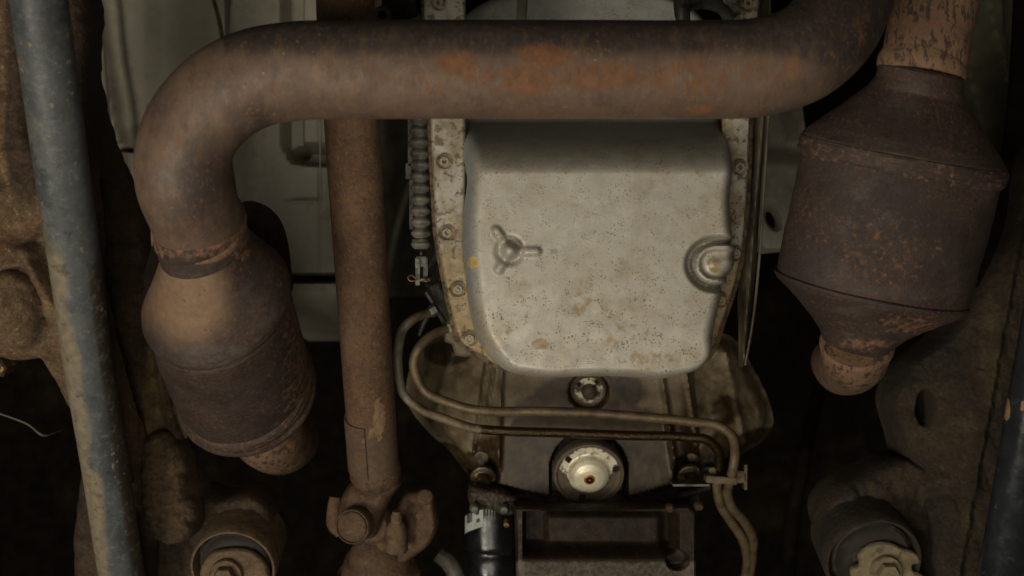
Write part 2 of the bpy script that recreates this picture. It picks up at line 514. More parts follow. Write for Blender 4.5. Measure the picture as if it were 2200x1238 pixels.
M['black'] = mat('black_void_paint', srgb(16, 13, 11), rough=.8)
M['tube'] = mat('slate_painted_tube', srgb(76, 78, 78), [
    dict(col=srgb(54, 56, 56), scale=14, lo=.4, hi=.65, op=.8, stretch=(1, .4, 1)),
    dict(col=srgb(52, 44, 34), kind='attr', attr='brown', scale=20, brk=.3, lo=.25, hi=.75),
    dict(col=srgb(122, 108, 84), kind='attr', attr='mud', scale=40, brk=1.5, lo=.35, hi=.85, stretch=(1, .45, 1), op=.85, rough=.9),
    dict(col=srgb(128, 110, 84), kind='spot', scale=110, size=.28, op=.8, stretch=(1.2, .7, 1), rough=.9),
    dict(col=srgb(106, 112, 112), scale=120, lo=.5, hi=.64, op=.5, off=22, detail=9, rgh=.8),
    dict(col=srgb(40, 44, 46), scale=60, lo=.54, hi=.64, op=.6, off=62, detail=9, rgh=.75),
], rough=.5, bump=.25, bscale=180, var=.14, vscale=24)
M['blacktube'] = mat('gloss_black_tube', srgb(34, 36, 40), [
    dict(col=srgb(82, 78, 70), kind='spot', scale=60, size=.3, op=.5, rough=.7),
    dict(col=srgb(136, 106, 70), kind='attr', attr='chip', scale=120, brk=.8, lo=.5, hi=.6, rough=.9),
    dict(col=srgb(70, 72, 74), scale=90, lo=.58, hi=.7, op=.4),
], rough=.28, bump=.15, bscale=240, var=.2)
M['casting'] = mat('mud_rusted_casting', srgb(108, 86, 62), [
    dict(col=srgb(146, 116, 80), scale=260, lo=.5, hi=.6, detail=9, rgh=.8, op=.5, off=71, h=.3),
    dict(col=srgb(72, 54, 38), scale=170, lo=.52, hi=.6, detail=9, rgh=.8, op=.5, off=83),
    dict(col=srgb(136, 110, 78), scale=30, lo=.48, hi=.72, op=.7, off=2),
    dict(col=srgb(78, 58, 40), scale=44, lo=.5, hi=.68, op=.8, off=7, detail=9),
    dict(col=srgb(120, 80, 48), scale=26, lo=.56, hi=.72, op=.65, off=13),
    dict(col=srgb(182, 156, 116), scale=160, lo=.6, hi=.7, op=.6, off=18),
    dict(col=srgb(60, 44, 30), kind='attr', attr='dark', scale=40, brk=.5, lo=.3, hi=.8, op=.85),
], rough=.85, bump=1.0, bscale=170, var=.2, bdist=.004)
M['rail_shaded'] = mat('shaded_muddy_rail', srgb(58, 46, 31), [  # darker copy of the rail: weaker light on the right painted in
    dict(col=srgb(84, 66, 42), scale=260, lo=.5, hi=.6, detail=9, rgh=.8, op=.5, off=71, h=.3),
    dict(col=srgb(32, 26, 18), scale=170, lo=.52, hi=.6, detail=9, rgh=.8, op=.5, off=83),
    dict(col=srgb(38, 30, 21), scale=14, lo=.4, hi=.65, stretch=(1, .5, 1)),
    dict(col=srgb(80, 68, 44), kind='attr', attr='mud', scale=40, brk=1.5, lo=.45, hi=.95, op=.7),
    dict(col=srgb(92, 72, 44), kind='spot', scale=120, size=.26, op=.5),
], rough=.8, bump=.9, bscale=220, var=.3, bdist=.003)
M['rail'] = mat('dark_muddy_rail', srgb(78, 60, 40), [
    dict(col=srgb(108, 80, 50), scale=260, lo=.5, hi=.6, detail=9, rgh=.8, op=.5, off=71, h=.3),
    dict(col=srgb(40, 30, 20), scale=170, lo=.52, hi=.6, detail=9, rgh=.8, op=.5, off=83),
    dict(col=srgb(52, 40, 27), scale=14, lo=.4, hi=.65, stretch=(1, .5, 1)),
    dict(col=srgb(112, 92, 58), kind='attr', attr='mud', scale=32, brk=1.3, lo=.4, hi=.85, op=.75),
    dict(col=srgb(112, 84, 50), kind='spot', scale=120, size=.26, op=.5),
], rough=.8, bump=.9, bscale=220, var=.25, bdist=.003)
M['floor'] = mat('grey_underbody_paint', srgb(184, 177, 160), [
    dict(col=srgb(158, 151, 134), scale=9, lo=.4, hi=.7, op=.7),
    dict(col=srgb(140, 112, 74), kind='spot', scale=26, size=.22, op=.35),
    dict(col=srgb(112, 92, 66), kind='attr', attr='stain', scale=60, brk=.8, lo=.4, hi=.75, op=.5),
], rough=.5, bump=.08, bscale=60, var=.08, vscale=12)
M['sealer'] = mat('dark_olive_panel', srgb(92, 88, 70), [
    dict(col=srgb(66, 62, 48), scale=10, lo=.4, hi=.7)], rough=.6, bump=.1)
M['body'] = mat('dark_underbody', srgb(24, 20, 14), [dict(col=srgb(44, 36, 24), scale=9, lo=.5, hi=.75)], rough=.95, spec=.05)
M['rubber'] = mat('dusty_rubber', srgb(104, 98, 88), [
    dict(col=srgb(76, 72, 64), scale=90, lo=.45, hi=.65), dict(col=srgb(118, 108, 92), scale=300, lo=.58, hi=.7, op=.6)],
    rough=.6, bump=.2, var=.15)
M['zinc'] = mat('dull_zinc', srgb(92, 92, 86), [dict(col=srgb(58, 54, 46), scale=120, lo=.45, hi=.65)], rough=.45, metal=.35, bump=.2)
M['shield'] = mat('thin_shield_metal', srgb(120, 110, 90), [
    dict(col=srgb(64, 54, 38), scale=40, lo=.42, hi=.65, stretch=(1.5, .3, 1)),
    dict(col=srgb(140, 130, 108), scale=200, lo=.6, hi=.7, op=.5)], rough=.6, metal=.0, bump=.2)
M['filter'] = mat('gloss_black_filter', srgb(20, 20, 22), [dict(col=srgb(52, 42, 30), scale=120, lo=.6, hi=.72, op=.6)], rough=.28, bump=.12, bscale=120)
M['paper'] = mat('white_label_paper', srgb(182, 184, 176), [dict(col=srgb(140, 134, 118), scale=200, lo=.55, hi=.7)], rough=.7, bump=.05)
M['ink'] = mat('black_label_ink', srgb(40, 42, 44), rough=.7, bump=0.02)
M['inkg'] = mat('green_label_ink', srgb(46, 66, 50), rough=.7, bump=0.02)
M['wire'] = mat('grey_wire', srgb(80, 76, 66), rough=.5)
M['brass'] = mat('dirty_brass', srgb(146, 116, 66), [dict(col=srgb(84, 64, 40), scale=200, lo=.45, hi=.6)], rough=.5, metal=.4)
M['green'] = mat('dark_green_plastic', srgb(24, 66, 54), rough=.5)

M['rubdark'] = mat('aged_black_rubber', srgb(44, 38, 32), [dict(col=srgb(80, 72, 60), scale=90, lo=.56, hi=.68, op=.6)], rough=.7, bump=.2)
M['dust'] = mat('dusty_brown_steel', srgb(96, 76, 54), [
    dict(col=srgb(124, 98, 68), scale=260, lo=.5, hi=.6, detail=9, rgh=.8, op=.5, off=71, h=.3),
    dict(col=srgb(54, 42, 30), scale=170, lo=.52, hi=.6, detail=9, rgh=.8, op=.5, off=83),
dict(col=srgb(78, 62, 46), scale=110, lo=.45, hi=.65), dict(col=srgb(138, 116, 88), scale=240, lo=.58, hi=.7, op=.5)], rough=.8, bump=.4, bscale=260)
M['dust2'] = mat('dusty_pale_steel', srgb(124, 110, 84), [dict(col=srgb(90, 78, 60), scale=90, lo=.5, hi=.68)], rough=.75, bump=.3, bscale=260)

# ------------------------------------------------------------------ setting: the dark underbody above everything
def sheet(name, x0, x1, y0, y1, z, m, n=40, amp=.02):
    xs = np.linspace(x0, x1, n); ys = np.linspace(y0, y1, n)
    X, Y = np.meshgrid(xs, ys)
    Z = z + amp * fbm(X, Y, .5, 3)
    V = np.stack([X.ravel(), Y.ravel(), Z.ravel()], 1)
    Fc = [(j * n + i, j * n + i + 1, (j + 1) * n + i + 1, (j + 1) * n + i) for j in range(n - 1) for i in range(n - 1)]
    return V, Fc
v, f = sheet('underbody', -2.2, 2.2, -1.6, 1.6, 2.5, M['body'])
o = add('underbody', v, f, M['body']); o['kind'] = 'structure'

# painted floor panels ------------------------------------------------------------
def h_left(X, Y, S):
    h = 0.012 * smooth(300, 350, X) * (1 - smooth(420, 470, X)) + 0.02 * smooth(8, 0, S)
    h = h - .018 * np.exp(-((X - 205 - .17 * (Y - 0)) / 14) ** 2) + 0.0015 * fbm(X, Y, 240, 5)
    h = h + .03 * smooth(316, 320, Y) * (1 - smooth(326, 330, Y)) * smooth(220, 235, X)
    h = h + .10 * smooth(370, 440, Y) * (1 - smooth(260, 420, X))
    return h
t = thing('floor_panel', 'dull olive grey painted floor panel behind the pipe elbow, upper left', 'floor panel', P(320, 200, 1.62), 'painted floor panels of the vehicle')
v, f = relief([(140, -90), (488, -90), (500, 300), (470, 640), (340, 620), (250, 460), (165, 240)], 1.60, 6, h_left, .01)
add('panel_skin', v, f, M['floor'], t, {'stain': blobs([(300, 300, 60, 40, .7)])})
v, f = sweep([(205, -30, 1.55, 7), (222, 150, 1.55, 7), (235, 300, 1.54, 7), (243, 380, 1.54, 8)], 14, 30)
add('edge_bead', v, f, M['floor'], t)

def h_mid(X, Y, S):
    h = 0.02 * smooth(8, 0, S) + .001 * fbm(X, Y, 200, 8)
    h = h + .035 * smooth(560, 490, X + .12 * (Y - 260)) * smooth(200, 300, Y)         # left flank falls away
    # dark pressed groove at right, and the step below
    g = seg_d(X, Y, 628, -100, 628, 310)
    h = h + .040 * smooth(26, 12, g) * (Y < 360)
    g2 = seg_d(X, Y, 640, 330, 720, 335)
    h = h + .07 * smooth(26, 12, g2)
    h = h + .004 * smooth(683, 687, X)
    h = h + .16 * smooth(588, 592, Y) * (1 - smooth(603, 607, Y))
    h = h + .04 * smooth(604, 608, Y) + .30 * np.clip((Y - 630) / 130, 0, 1) ** 1.5
    return h
t = thing('floor_panel', 'pale grey painted floor panel between the left converter and the rusty drive shaft', 'floor panel', P(600, 400, 1.55), 'painted floor panels of the vehicle')
v, f = relief([(495, -90), (735, -90), (745, 400), (760, 760), (560, 760), (520, 560), (470, 300)], 1.52, 5, h_mid, .01)
add('panel_skin', v, f, M['floor'], t, {'stain': blobs([(650, 432, 50, 8, .9), (687, 400, 6, 50, .8)])})
v, f = box(P(655, 434, 1.505), .032, .0016, .003); add('seam_lip', v, f, M['floor'], t)
v, f = box(P(688, 350, 1.505), .0014, .10, .003); add('seam_lip', v, f, M['floor'], t)

def h_r(X, Y, S):
    return .015 * smooth(10, 0, S) + .05 * smooth(360, 300, Y) + .02 * smooth(1650, 1760, X) + .002 * fbm(X, Y, 100, 4)
t = thing('floor_panel', 'pale grey strip of floor panel with a slanted oval hole, beside the right converter', 'floor panel', P(1665, 430, 1.45), 'painted floor panels of the vehicle')
v, f = relief([(1610, 180), (1760, 180), (1790, 420), (1720, 560), (1690, 540), (1640, 545), (1615, 500)], 1.40, 3.5, h_r, .01,
              holes=[ngon(1663, 471, 11, 20, 24, -.45)])
add('panel_skin', v, f, M['floor'], t, {'stain': blobs([(1700, 250, 30, 60, .9)])})

t = thing('side_panel', 'dark olive body panel behind the right converter, upper right corner', 'body panel', P(2140, 150, 1.4))
v, f = relief([(2060, -90), (2330, -90), (2330, 640), (2230, 560), (2130, 330), (2050, 120)], 1.45, 8,
              lambda X, Y, S: .05 * smooth(2150, 2105, X - .25 * (Y - 100)) + .06 * smooth(2150, 2190, X - .1 * Y), .01)
add('panel_skin', v, f, M['sealer'], t)

t = thing('transmission_tunnel', 'dark sloping metal behind the drive shaft and the cable boot', 'body panel', P(860, 350, 1.6))
v, f = relief([(800, -90), (960, -90), (960, 620), (900, 640), (800, 640)], 1.62, 8,
              lambda X, Y, S: .10 * smooth(820, 900, X) + .12 * smooth(250, 620, Y), .01)
add('panel_skin', v, f, M['sealer'], t)
v, f = sweep([(905, 330, 1.50, 8), (870, 430, 1.5, 9), (838, 560, 1.5, 10), (830, 640, 1.5, 10)], 14, 30)
add('reinforcing_rib', v, f, M['sealer'], t)

# ------------------------------------------------------------------ transmission pan
def pan_face():
    return [(940, -70), (950, 100), (974, 255), (988, 320), (998, 370), (992, 430), (988, 500), (994, 590), (1006, 680), (1022, 735),
            (1052, 778), (1088, 806), (1135, 816), (1300, 816), (1475, 814), (1512, 798), (1538, 772), (1550, 705), (1566, 640),
            (1580, 596), (1594, 574), (1597, 540), (1590, 500), (1584, 430), (1592, 360), (1600, 300), (1604, 255), (1630, 100), (1640, -70)]
def h_pan(X, Y, S):
    ins = 46 - 18 * smooth(720, 790, Y) * smooth(1050, 1120, X) - 8 * smooth(1450, 1500, X)
    t_ = np.clip(S / ins, 0, 1)
    h = .062 * (1 - np.sqrt(1 - (1 - t_) ** 2.3))
    h = h + .110 * np.clip((372 - Y) / 145, 0, 1) ** 1.55
    h = h + .15 * np.clip((227 - Y) / 300, 0, 1)
    # three-armed pressed boss
    r = np.hypot(X - 1095, Y - 539)
    ar = np.minimum(np.minimum(seg_d(X, Y, 1100, 540, 1152, 541), seg_d(X, Y, 1092, 534, 1066, 496)), seg_d(X, Y, 1092, 545, 1071, 580))
    h = h + .005 * smooth(36, 22, r) - .0135 * smooth(24, 5, r) - .0042 * smooth(13, 4, ar)
    # drain dish, open to the right flank, with a raised rim and a raised plug land
    rr = np.hypot((X - 1538) * .92, (Y - 568) * 1.0)
    rr = np.where(X > 1545, np.abs(Y - 568) * (1.0) + 0 * X, rr)
    dish = smooth(64, 48, rr)
    h = h + .020 * dish * smooth(.062, .02, h)
    h = h - .019 * smooth(46, 39, rr) + .007 * smooth(33, 27, rr) - .003 * smooth(20, 4, rr)
    h = h + .00022 * fbm(X, Y, 160, 6, 3) 
    return h
tp = thing('transmission_pan', 'pale dirt-specked stamped oil pan below the big crossover pipe', 'oil pan', P(1270, 540, 1.17))
v, f = relief(pan_face(), 1.10, 3.2, h_pan, .004, smoothn=160)
add('pan_body', v, f, M['pan'], tp, {
    'speck': lambda px, py, V: .6 + .4 * smooth(430, 700, py) * smooth(1000, 1060, px),
    'clean': lambda px, py, V: smooth(1045, 985, px) + smooth(1535, 1575, px) * .4 + smooth(350, 290, py) * .5,
    'dirt': blobs([(1160, 740, 22, 16, 1.0), (1250, 640, 30, 60, .62), (1120, 690, 50, 70, .5), (1330, 720, 90, 50, .52), (1480, 700, 40, 80, .48), (1100, 450, 30, 80, .45), (1500, 400, 40, 60, .45), (1190, 540, 12, 8, .8), (1380, 770, 130, 22, .6), (1250, 600, 150, 90, .35), (1060, 380, 60, 40, .3), (1400, 360, 150, 25, .35), (1535, 568, 26, 26, .7)]),
    'yellow': blobs([(1016, 565, 12, 13, 1.2), (1040, 757, 8, 9, 1.2)])}, sharp=60)
fl_bolts = [(955, 345), (961, 498), (984, 620), (1009, 726), (1589, 358), (1580, 542), (1548, 643), (943, 4), (1606, 6), (948, 200)]
fl_out = [(921, -70), (923, 200), (926, 300), (932, 420), (938, 510), (952, 590), (968, 665), (990, 732), (1030, 762), (1080, 790), (1200, 800), (1440, 800),
          (1500, 785), (1530, 752), (1554, 690), (1572, 640), (1592, 560), (1602, 480), (1608, 380), (1613, 255), (1630, 60), (1634, -70)]
def h_fl(X, Y, S):
    h = .0035 * smooth(5, 0, S)
    for x, y in fl_bolts:
        r = np.hypot(X - x, Y - y)
        h = h + .0035 * smooth(19, 14, r)
    return h + .0005 * fbm(X, Y, 60, 3)
v, f = relief(fl_out, 1.168, 3.2, h_fl, .006, holes=[[(1000, -60), (1558, -60), (1552, 540), (1524, 680), (1490, 760), (1090, 760), (1020, 660), (1000, 560)]], smoothn=140)
add('flange', v, f, M['flange'], tp, {
    'dirt': lambda px, py, V: smooth(430, 640, py) * .9,
    'oil': blobs([(x, y - 4, 15, 15, 1.3) for x, y in fl_bolts] + [(1030, 765, 30, 14, .8), (1525, 765, 14, 12, .8)])})  # the bolt entries paint a shadow just above each head
go = [(x + (-7 if x < 1100 else 7), y + (5 if y > 700 else 0)) for x, y in fl_out]
v, f = relief(go, 1.178, 4, lambda X, Y, S: .0015 * smooth(4, 0, S), .016, holes=[[(1000, -60), (1558, -60), (1552, 540), (1524, 680), (1490, 760), (1090, 760), (1020, 660), (1000, 560)]], smoothn=140)
add('gasket', v, f, M['gasket'], tp)
def bolt_mesh(r=.0048, h=.004):
    v, f = lathe([(r * .98, 0), (r, -.001), (r, -h * .8), (r * .9, -h), (r * .5, -h), (r * .42, -h * .75), (.0002, -h * .75)], (0, 0, 0), (0, 0, 1), 24)
    return v, f
v, f = bolt_mesh()
v = [(a, b, c) for a, b, c in v]
b0 = None
for i, (x, y) in enumerate(fl_bolts):
    p = P(x, y + 3, 1.1745)
    if b0 is None:
        me_v = [Vector(q) + p for q in v]
        b0 = add('bolt', [tuple(q - p + root_loc(tp)) for q in me_v], f, M['boltface'], tp)
        b0.location = p - root_loc(tp)
    else:
        o = b0.copy(); C.objects.link(o); o.parent = tp; o.location = p - root_loc(tp)

# things above the crossover pipe on the pan
t = thing('hose_fitting', 'shiny pale metal fitting above the crossover pipe at the top edge', 'fitting', P(1470, 10, 1.12))
v, f = sweep([(1462, -60, 1.13, 14), (1462, -10, 1.12, 16), (1466, 30, 1.12, 17), (1470, 70, 1.13, 12)], 24, 24); add('elbow', v, f, M['zinc'], t)
v, f = sweep([(1462, 18, 1.13, 13), (1505, 8, 1.14, 12), (1545, 15, 1.15, 13), (1570, 40, 1.16, 13)], 24, 24); add('stem', v, f, M['zinc'], t)
v, f = box(P(1122, 10, 1.16), .010, .07, .01, (0, 0, .06)); add('bracket_tab', v, f, M['sealer'], None, label='small dark tab above the crossover pipe, left of the shiny fitting', cat='bracket')

# ------------------------------------------------------------------ thin shield right of the pan
t = thing('heat_shield', 'long thin upright shield strip at the right edge of the oil pan', 'heat shield', P(1625, 500, 1.22))
v, f = relief([(1628, -70), (1656, -70), (1652, 250), (1645, 360), (1632, 560), (1618, 700), (1602, 785), (1590, 790), (1592, 640), (1608, 480), (1620, 300)], 1.215, 3,
              lambda X, Y, S: .01 * np.sin((X - 1640 + (Y - 300) * .08) * .16) + .006 * smooth(4, 0, S), .012)
add('shield_sheet', v, f, M['shield'], t)
v, f = sweep([(1654, -70, 1.20, 3), (1650, 260, 1.20, 3), (1643, 370, 1.20, 3), (1630, 570, 1.20, 3), (1616, 700, 1.2, 3), (1601, 785, 1.205, 2.5)], 10, 50)
add('rolled_edge', v, f, M['shield'], t)
v, f = sweep([(1632, 250, 1.24, 9), (1628, 340, 1.24, 9), (1612, 480, 1.25, 7), (1600, 590, 1.25, 8), (1590, 680, 1.26, 7)], 14, 40)
add('edge_pipe', v, f, M['zinc'], None, label='slim dark pipe running between the oil pan flange and the thin shield strip', cat='pipe')

# ------------------------------------------------------------------ gear cable with bellows
t = thing('gear_cable', 'ribbed rubber boot and clevis rod between the drive shaft and the oil pan', 'control cable', P(903, 400, 1.20))
st = []
y = -70.0
pitch = 24.3
while y < 520:
    x = 902 + (y - 260) * .012
    q = 1 - .0
    for k in range(12):
        u = k / 12.0
        r = 13.5 + 9.5 * math.sin(math.pi * u) ** 1.4
        st.append((x, y + pitch * u, 1.22, r * (1 if y < 480 else .97), 1.0))
    y += pitch
v, f = sweep(st, 36, raw=True); add('bellows', v, f, M['rubber'], t, sharp=70)
v, f = sweep([(905, 515, 1.22, 20), (905, 522, 1.22, 20), (905, 526, 1.22, 20), (905, 530, 1.22, 10), (905, 570, 1.22, 9)], 24, 24); add('rod', v, f, M['zinc'], t)
v1 = box(P(898, 585, 1.215), .0045, .026, .010); v2 = box(P(915, 582, 1.225), .0045, .022, .012); v3 = box(P(906, 563, 1.22), .012, .010, .012)
v, f = join(v1, v2, v3); cl = add('clevis', v, f, M['zinc'], t)
v, f = sweep([(892, 603, 1.212, 4), (905, 601, 1.212, 4), (922, 600, 1.215, 4)], 12, 8); add('pin', v, f, M['brass'], cl)
v, f = sweep([(893, 598, 1.205, 1.6), (884, 592, 1.205, 1.6), (877, 595, 1.205, 1.6), (879, 602, 1.205, 1.6), (893, 604, 1.205, 1.6)], 8, 24); add('split_pin', v, f, M['brass'], cl)
v, f = sweep([(940, 545, 1.26, 7), (928, 575, 1.25, 8), (918, 600, 1.23, 7)], 12, 16); add('lever', v, f, M['zinc'], t)
t = thing('cable_bracket', 'slim grey steel bracket beside the ribbed cable boot', 'bracket', P(878, 300, 1.24))
v, f = join(box(P(882, 230, 1.24), .005, .12, .004), box(P(878, 368, 1.24), .006, .016, .004), box(P(884, 440, 1.25), .004, .05, .004)); add('strip', v, f, M['zinc'], t)
# upper cable hardware
t = thing('cable_clamp', 'greasy dark clamp and ring beside the drive shaft at the top edge', 'clamp', P(850, 15, 1.2))
v, f = join(box(P(855, 10, 1.2), .030, .026, .02), box(P(890, 24, 1.21), .014, .020, .02), box(P(885, 2, 1.18), .010, .03, .01)); add('clamp_body', v, f, M['oily'], t, {'worn': blobs([(890, 10, 20, 20, .6)])})
v, f = lathe([(.0045, 0), (.0085, 0), (.009, -.002), (.0085, -.005), (.0045, -.005), (.0045, 0)], P(822, 34, 1.19), (0, 0, 1), 24); add('ring', v, f, M['gasket'], t)
v, f = lathe([(.006, 0), (.006, -.004), (.004, -.005), (.0005, -.005)], P(893, 40, 1.19), (0, 0, 1), 6); add('nut', v, f, M['zinc'], t)

# ------------------------------------------------------------------ transmission casing
tb = thing('gearbox_housing', 'grimy cast alloy gearbox housing below the pale oil pan, dark with leaked oil', 'gearbox housing', P(1265, 920, 1.33))
rib = [((1047, 770), (1012, 1010), 6, .010), ((1078, 790), (1070, 1012), 5, .008), ((1062, 780), (1045, 900), 4, .006), ((1418, 790), (1452, 1022), 6, .009), ((1472, 790), (1505, 960), 6, .009)]
def h_bell(X, Y, S):
    h = .03 * smooth(16, 0, S) + .0001 * fbm(X, Y, 40, 9)
    h = h + .035 * smooth(1068, 1015, X - .0 * Y) + .04 * smooth(1460, 1530, X)
    for (a, b), (c, d), w, k in rib:
        h = h - k * np.exp(-(seg_d(X, Y, a, b, c, d) / w) ** 2)
    r = np.hypot((X - 1265) / 84, (Y - 1012) / 84)
    r = np.where(Y > 1012, np.abs(X - 1265) / 84, r)
    h = h + .034 * smooth(1.03, .93, r)
    r2 = np.hypot((X - 1265) / 44, (Y - 842) / 40)
    h = h + .010 * smooth(1.05, .85, r2)
    h = h - .016 * smooth(10, 4, np.abs(Y - (1092 - 45 * ((X - 1265) / 255) ** 2) + 10)) * (np.abs(X - 1265) > 80)
    for x, y in ((1038, 1018), (1482, 1018)):
        h = h + .022 * smooth(44, 30, np.hypot((X - x) * 1.1, (Y - y)))
    return h
bp_ = [(1040, 735), (1022, 820), (1005, 920), (1000, 1000), (1008, 1046), (1060, 1052), (1150, 1074), (1265, 1092), (1380, 1074), (1450, 1052), (1520, 1040), (1532, 960), (1515, 850), (1495, 735)]
v, f = relief(bp_, 1.31, 3.2, h_bell, .02, smoothn=120)
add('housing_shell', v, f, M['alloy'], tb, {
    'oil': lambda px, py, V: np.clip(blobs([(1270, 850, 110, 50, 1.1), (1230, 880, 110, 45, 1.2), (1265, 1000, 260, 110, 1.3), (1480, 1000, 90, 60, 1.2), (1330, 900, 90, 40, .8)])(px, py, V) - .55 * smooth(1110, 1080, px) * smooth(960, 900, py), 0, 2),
    'black': lambda px, py, V: blobs([(1038, 1010, 34, 30, 1.0), (1482, 1005, 40, 34, 1.1), (1265, 1085, 170, 10, .9)])(px, py, V) + smooth(1.12, .95, np.hypot((px - 1265) / 80, (py - 1005) / 76)) * 1.2})  # black paints the shade of the plug arch into the colour
def h_flL(X, Y, S): return .03 * smooth(45, 0, S) + .05 * smooth(1030, 880, X + (Y - 880) * .1) - .006 * np.exp(-(seg_d(X, Y, 965, 760, 925, 930) / 9) ** 2) + .003 * fbm(X, Y, 60, 2)
v, f = relief([(905, 735), (1120, 740), (1110, 980), (1060, 1060), (1010, 1035), (965, 985), (900, 935), (862, 880), (872, 790)], 1.345, 5, h_flL, .01, smoothn=90)
add('bell_flare', v, f, M['alloy'], tb, {'oil': lambda px, py, V: np.maximum(blobs([(1000, 1010, 60, 40, 1.0), (940, 985, 60, 36, 1.0), (960, 760, 50, 26, 1.0)])(px, py, V), .40), 'black': lambda px, py, V: px * 0})
def h_flR(X, Y, S): return .03 * smooth(45, 0, S) + .05 * smooth(1530, 1690, X) - .006 * np.exp(-(seg_d(X, Y, 1560, 760, 1610, 960) / 9) ** 2) + .003 * fbm(X, Y, 60, 5)
v, f = relief([(1420, 735), (1600, 735), (1645, 800), (1682, 870), (1694, 925), (1668, 968), (1620, 990), (1575, 1030), (1520, 1060), (1440, 1000)], 1.345, 5, h_flR, .01, smoothn=90)
add('bell_flare', v, f, M['alloy'], tb, {'oil': lambda px, py, V: np.maximum(blobs([(1650, 960, 80, 40, 1.1), (1560, 990, 60, 60, 1.1), (1560, 880, 40, 40, .7)])(px, py, V), .36), 'black': blobs([(1600, 1010, 90, 30, 1.1), (1690, 950, 20, 40, 1.0)])})
# lip along the lower edge
st = []
for k in range(40):
    x = 1012 + (1525 - 1012) * k / 39
    y = 1090 - 42 * ((x - 1265) / 255) ** 2
    st.append((x, y, 1.295, 9))
v, f = sweep(st, 16, 90, warp=.05); add('flange_lip', v, f, M['oily'], tb, {'worn': blobs([(1060, 1075, 40, 20, .8), (1180, 1080, 80, 16, .5), (1370, 1075, 80, 16, .45)])})
for k, (x, y) in enumerate(((1038, 1022), (1482, 1020))):
    v, f = join(lathe([(.011, 0), (.011, -.004), (.0085, -.005), (.0085, -.012), (.0075, -.014), (.0005, -.014)], P(x, y, 1.325), (0, -.55, 1), 6),
                lathe([(.0135, .001), (.0135, -.0035), (.012, -.0045), (.0005, -.0045)], P(x, y, 1.325), (0, -.55, 1), 24))
    add('housing_bolt', v, f, M['boltdark'], tb)
v, f = box(P(1481, 1038, 1.29), .038, .0022, .03); add('bolt_shelf', v, f, M['zinc'], tb)
v, f = box(P(1480, 1062, 1.32), .020, .03, .02, bev=.2); add('bolt_boss', v, f, M['oily'], tb, {'worn': blobs([(1480, 1055, 20, 14, .6)])})

# round plug ("eye") in its arch, and the small half hidden plug above
n_eye = Vector((0, .42, -1)).normalized()
pc = P(1265, 1018, 1.295)
R = 68 / F * 1.295
prof = [(R * 1.12, -.010), (R * 1.13, .000), (R * 1.10, .003), (R * 1.03, .0034), (R * 1.0, .001), (R * .92, .0005), (R * .70, .0008), (R * .66, .0018), (R * .60, .0055), (R * .48, .0090), (R * .3, .0112), (R * .16, .0118), (R * .12, .0128), (R * .05, .0130), (.0002, .0126)]
def dense(profile, k=4):
    out = []
    for (a, b), (c, d) in zip(profile, profile[1:]):
        for i in range(k): out.append((a + (c - a) * i / k, b + (d - b) * i / k))
    out.append(profile[-1]); return out
v, f = lathe(dense(prof), pc, n_eye, 96)
def rad(c, n):
    c = np.array(c); n = np.array(n)
    def g(V):
        d = V - c; return np.linalg.norm(d - np.outer(d @ n, n), axis=1)
    return g
ge = rad(pc, n_eye)
eye = add('inspection_plug', v, f, M['plug'], tb, {
    'grime': lambda px, py, V: np.clip(smooth(R * .62, R * .72, ge(V)) * .62 * (.55 + smooth(995, 1035, py)) + smooth(R * .95, R * 1.02, ge(V)) * 1.6, 0, 1.5),
    'ring': lambda px, py, V: smooth(R * .20, R * .165, ge(V)),
    'dot': lambda px, py, V: smooth(R * .15, R * .10, ge(V)) * smooth(R * .02, R * .04, ge(V))}, sharp=60, label='pale shiny domed plug with an amber ringed dot at its centre')
for a in (-2.45, -.22, 1.80):
    q = pc + Vector((math.cos(a) * R * .86, math.sin(a) * R * .78, -.002 + math.sin(a) * -.0 )) + n_eye * .001
    q.z = pc.z + (q.y - pc.y) * .42 - .0022
    v, f = box(q, .0062, .0052, .003, (math.atan(.42), 0, a)); add('notch', v, f, M['black'], eye)
pc2 = P(1265, 838, 1.312); R2 = 36 / F * 1.312
v, f = lathe(dense([(R2 * 1.08, -.008), (R2 * 1.08, 0), (R2 * 1.0, .002), (R2 * .95, .001), (R2 * .5, .0012), (R2 * .46, .003), (R2 * .42, .008), (R2 * .25, .0105), (.0002, .011)]), pc2, Vector((0, .45, -1)), 64)
g2 = rad(pc2, Vector((0, .45, -1)).normalized())
pl2 = add('drain_plug', v, f, M['plug'], tb, {
    'grime': lambda px, py, V: np.where(g2(V) < R2 * .48, 1.2, .5) + smooth(R2 * .88, R2 * .97, g2(V)) * 1.2,
    'ring': lambda px, py, V: 0 * px, 'dot': lambda px, py, V: 0 * px}, sharp=60, label='small pale plug with a brown knob, under the edge of the oil pan')
for a in (-2.9 + .35, -.9):
    q = pc2 + Vector((math.cos(a) * R2 * .72, math.sin(a) * R2 * .66, 0)); q.z = pc2.z + (q.y - pc2.y) * .45 - .002
    if q.y > P(0, 818, 1.31).y: pass
    v, f = box(q, .004, .0045, .002, (math.atan(.45), 0, a)); add('notch', v, f, M['black'], pl2)

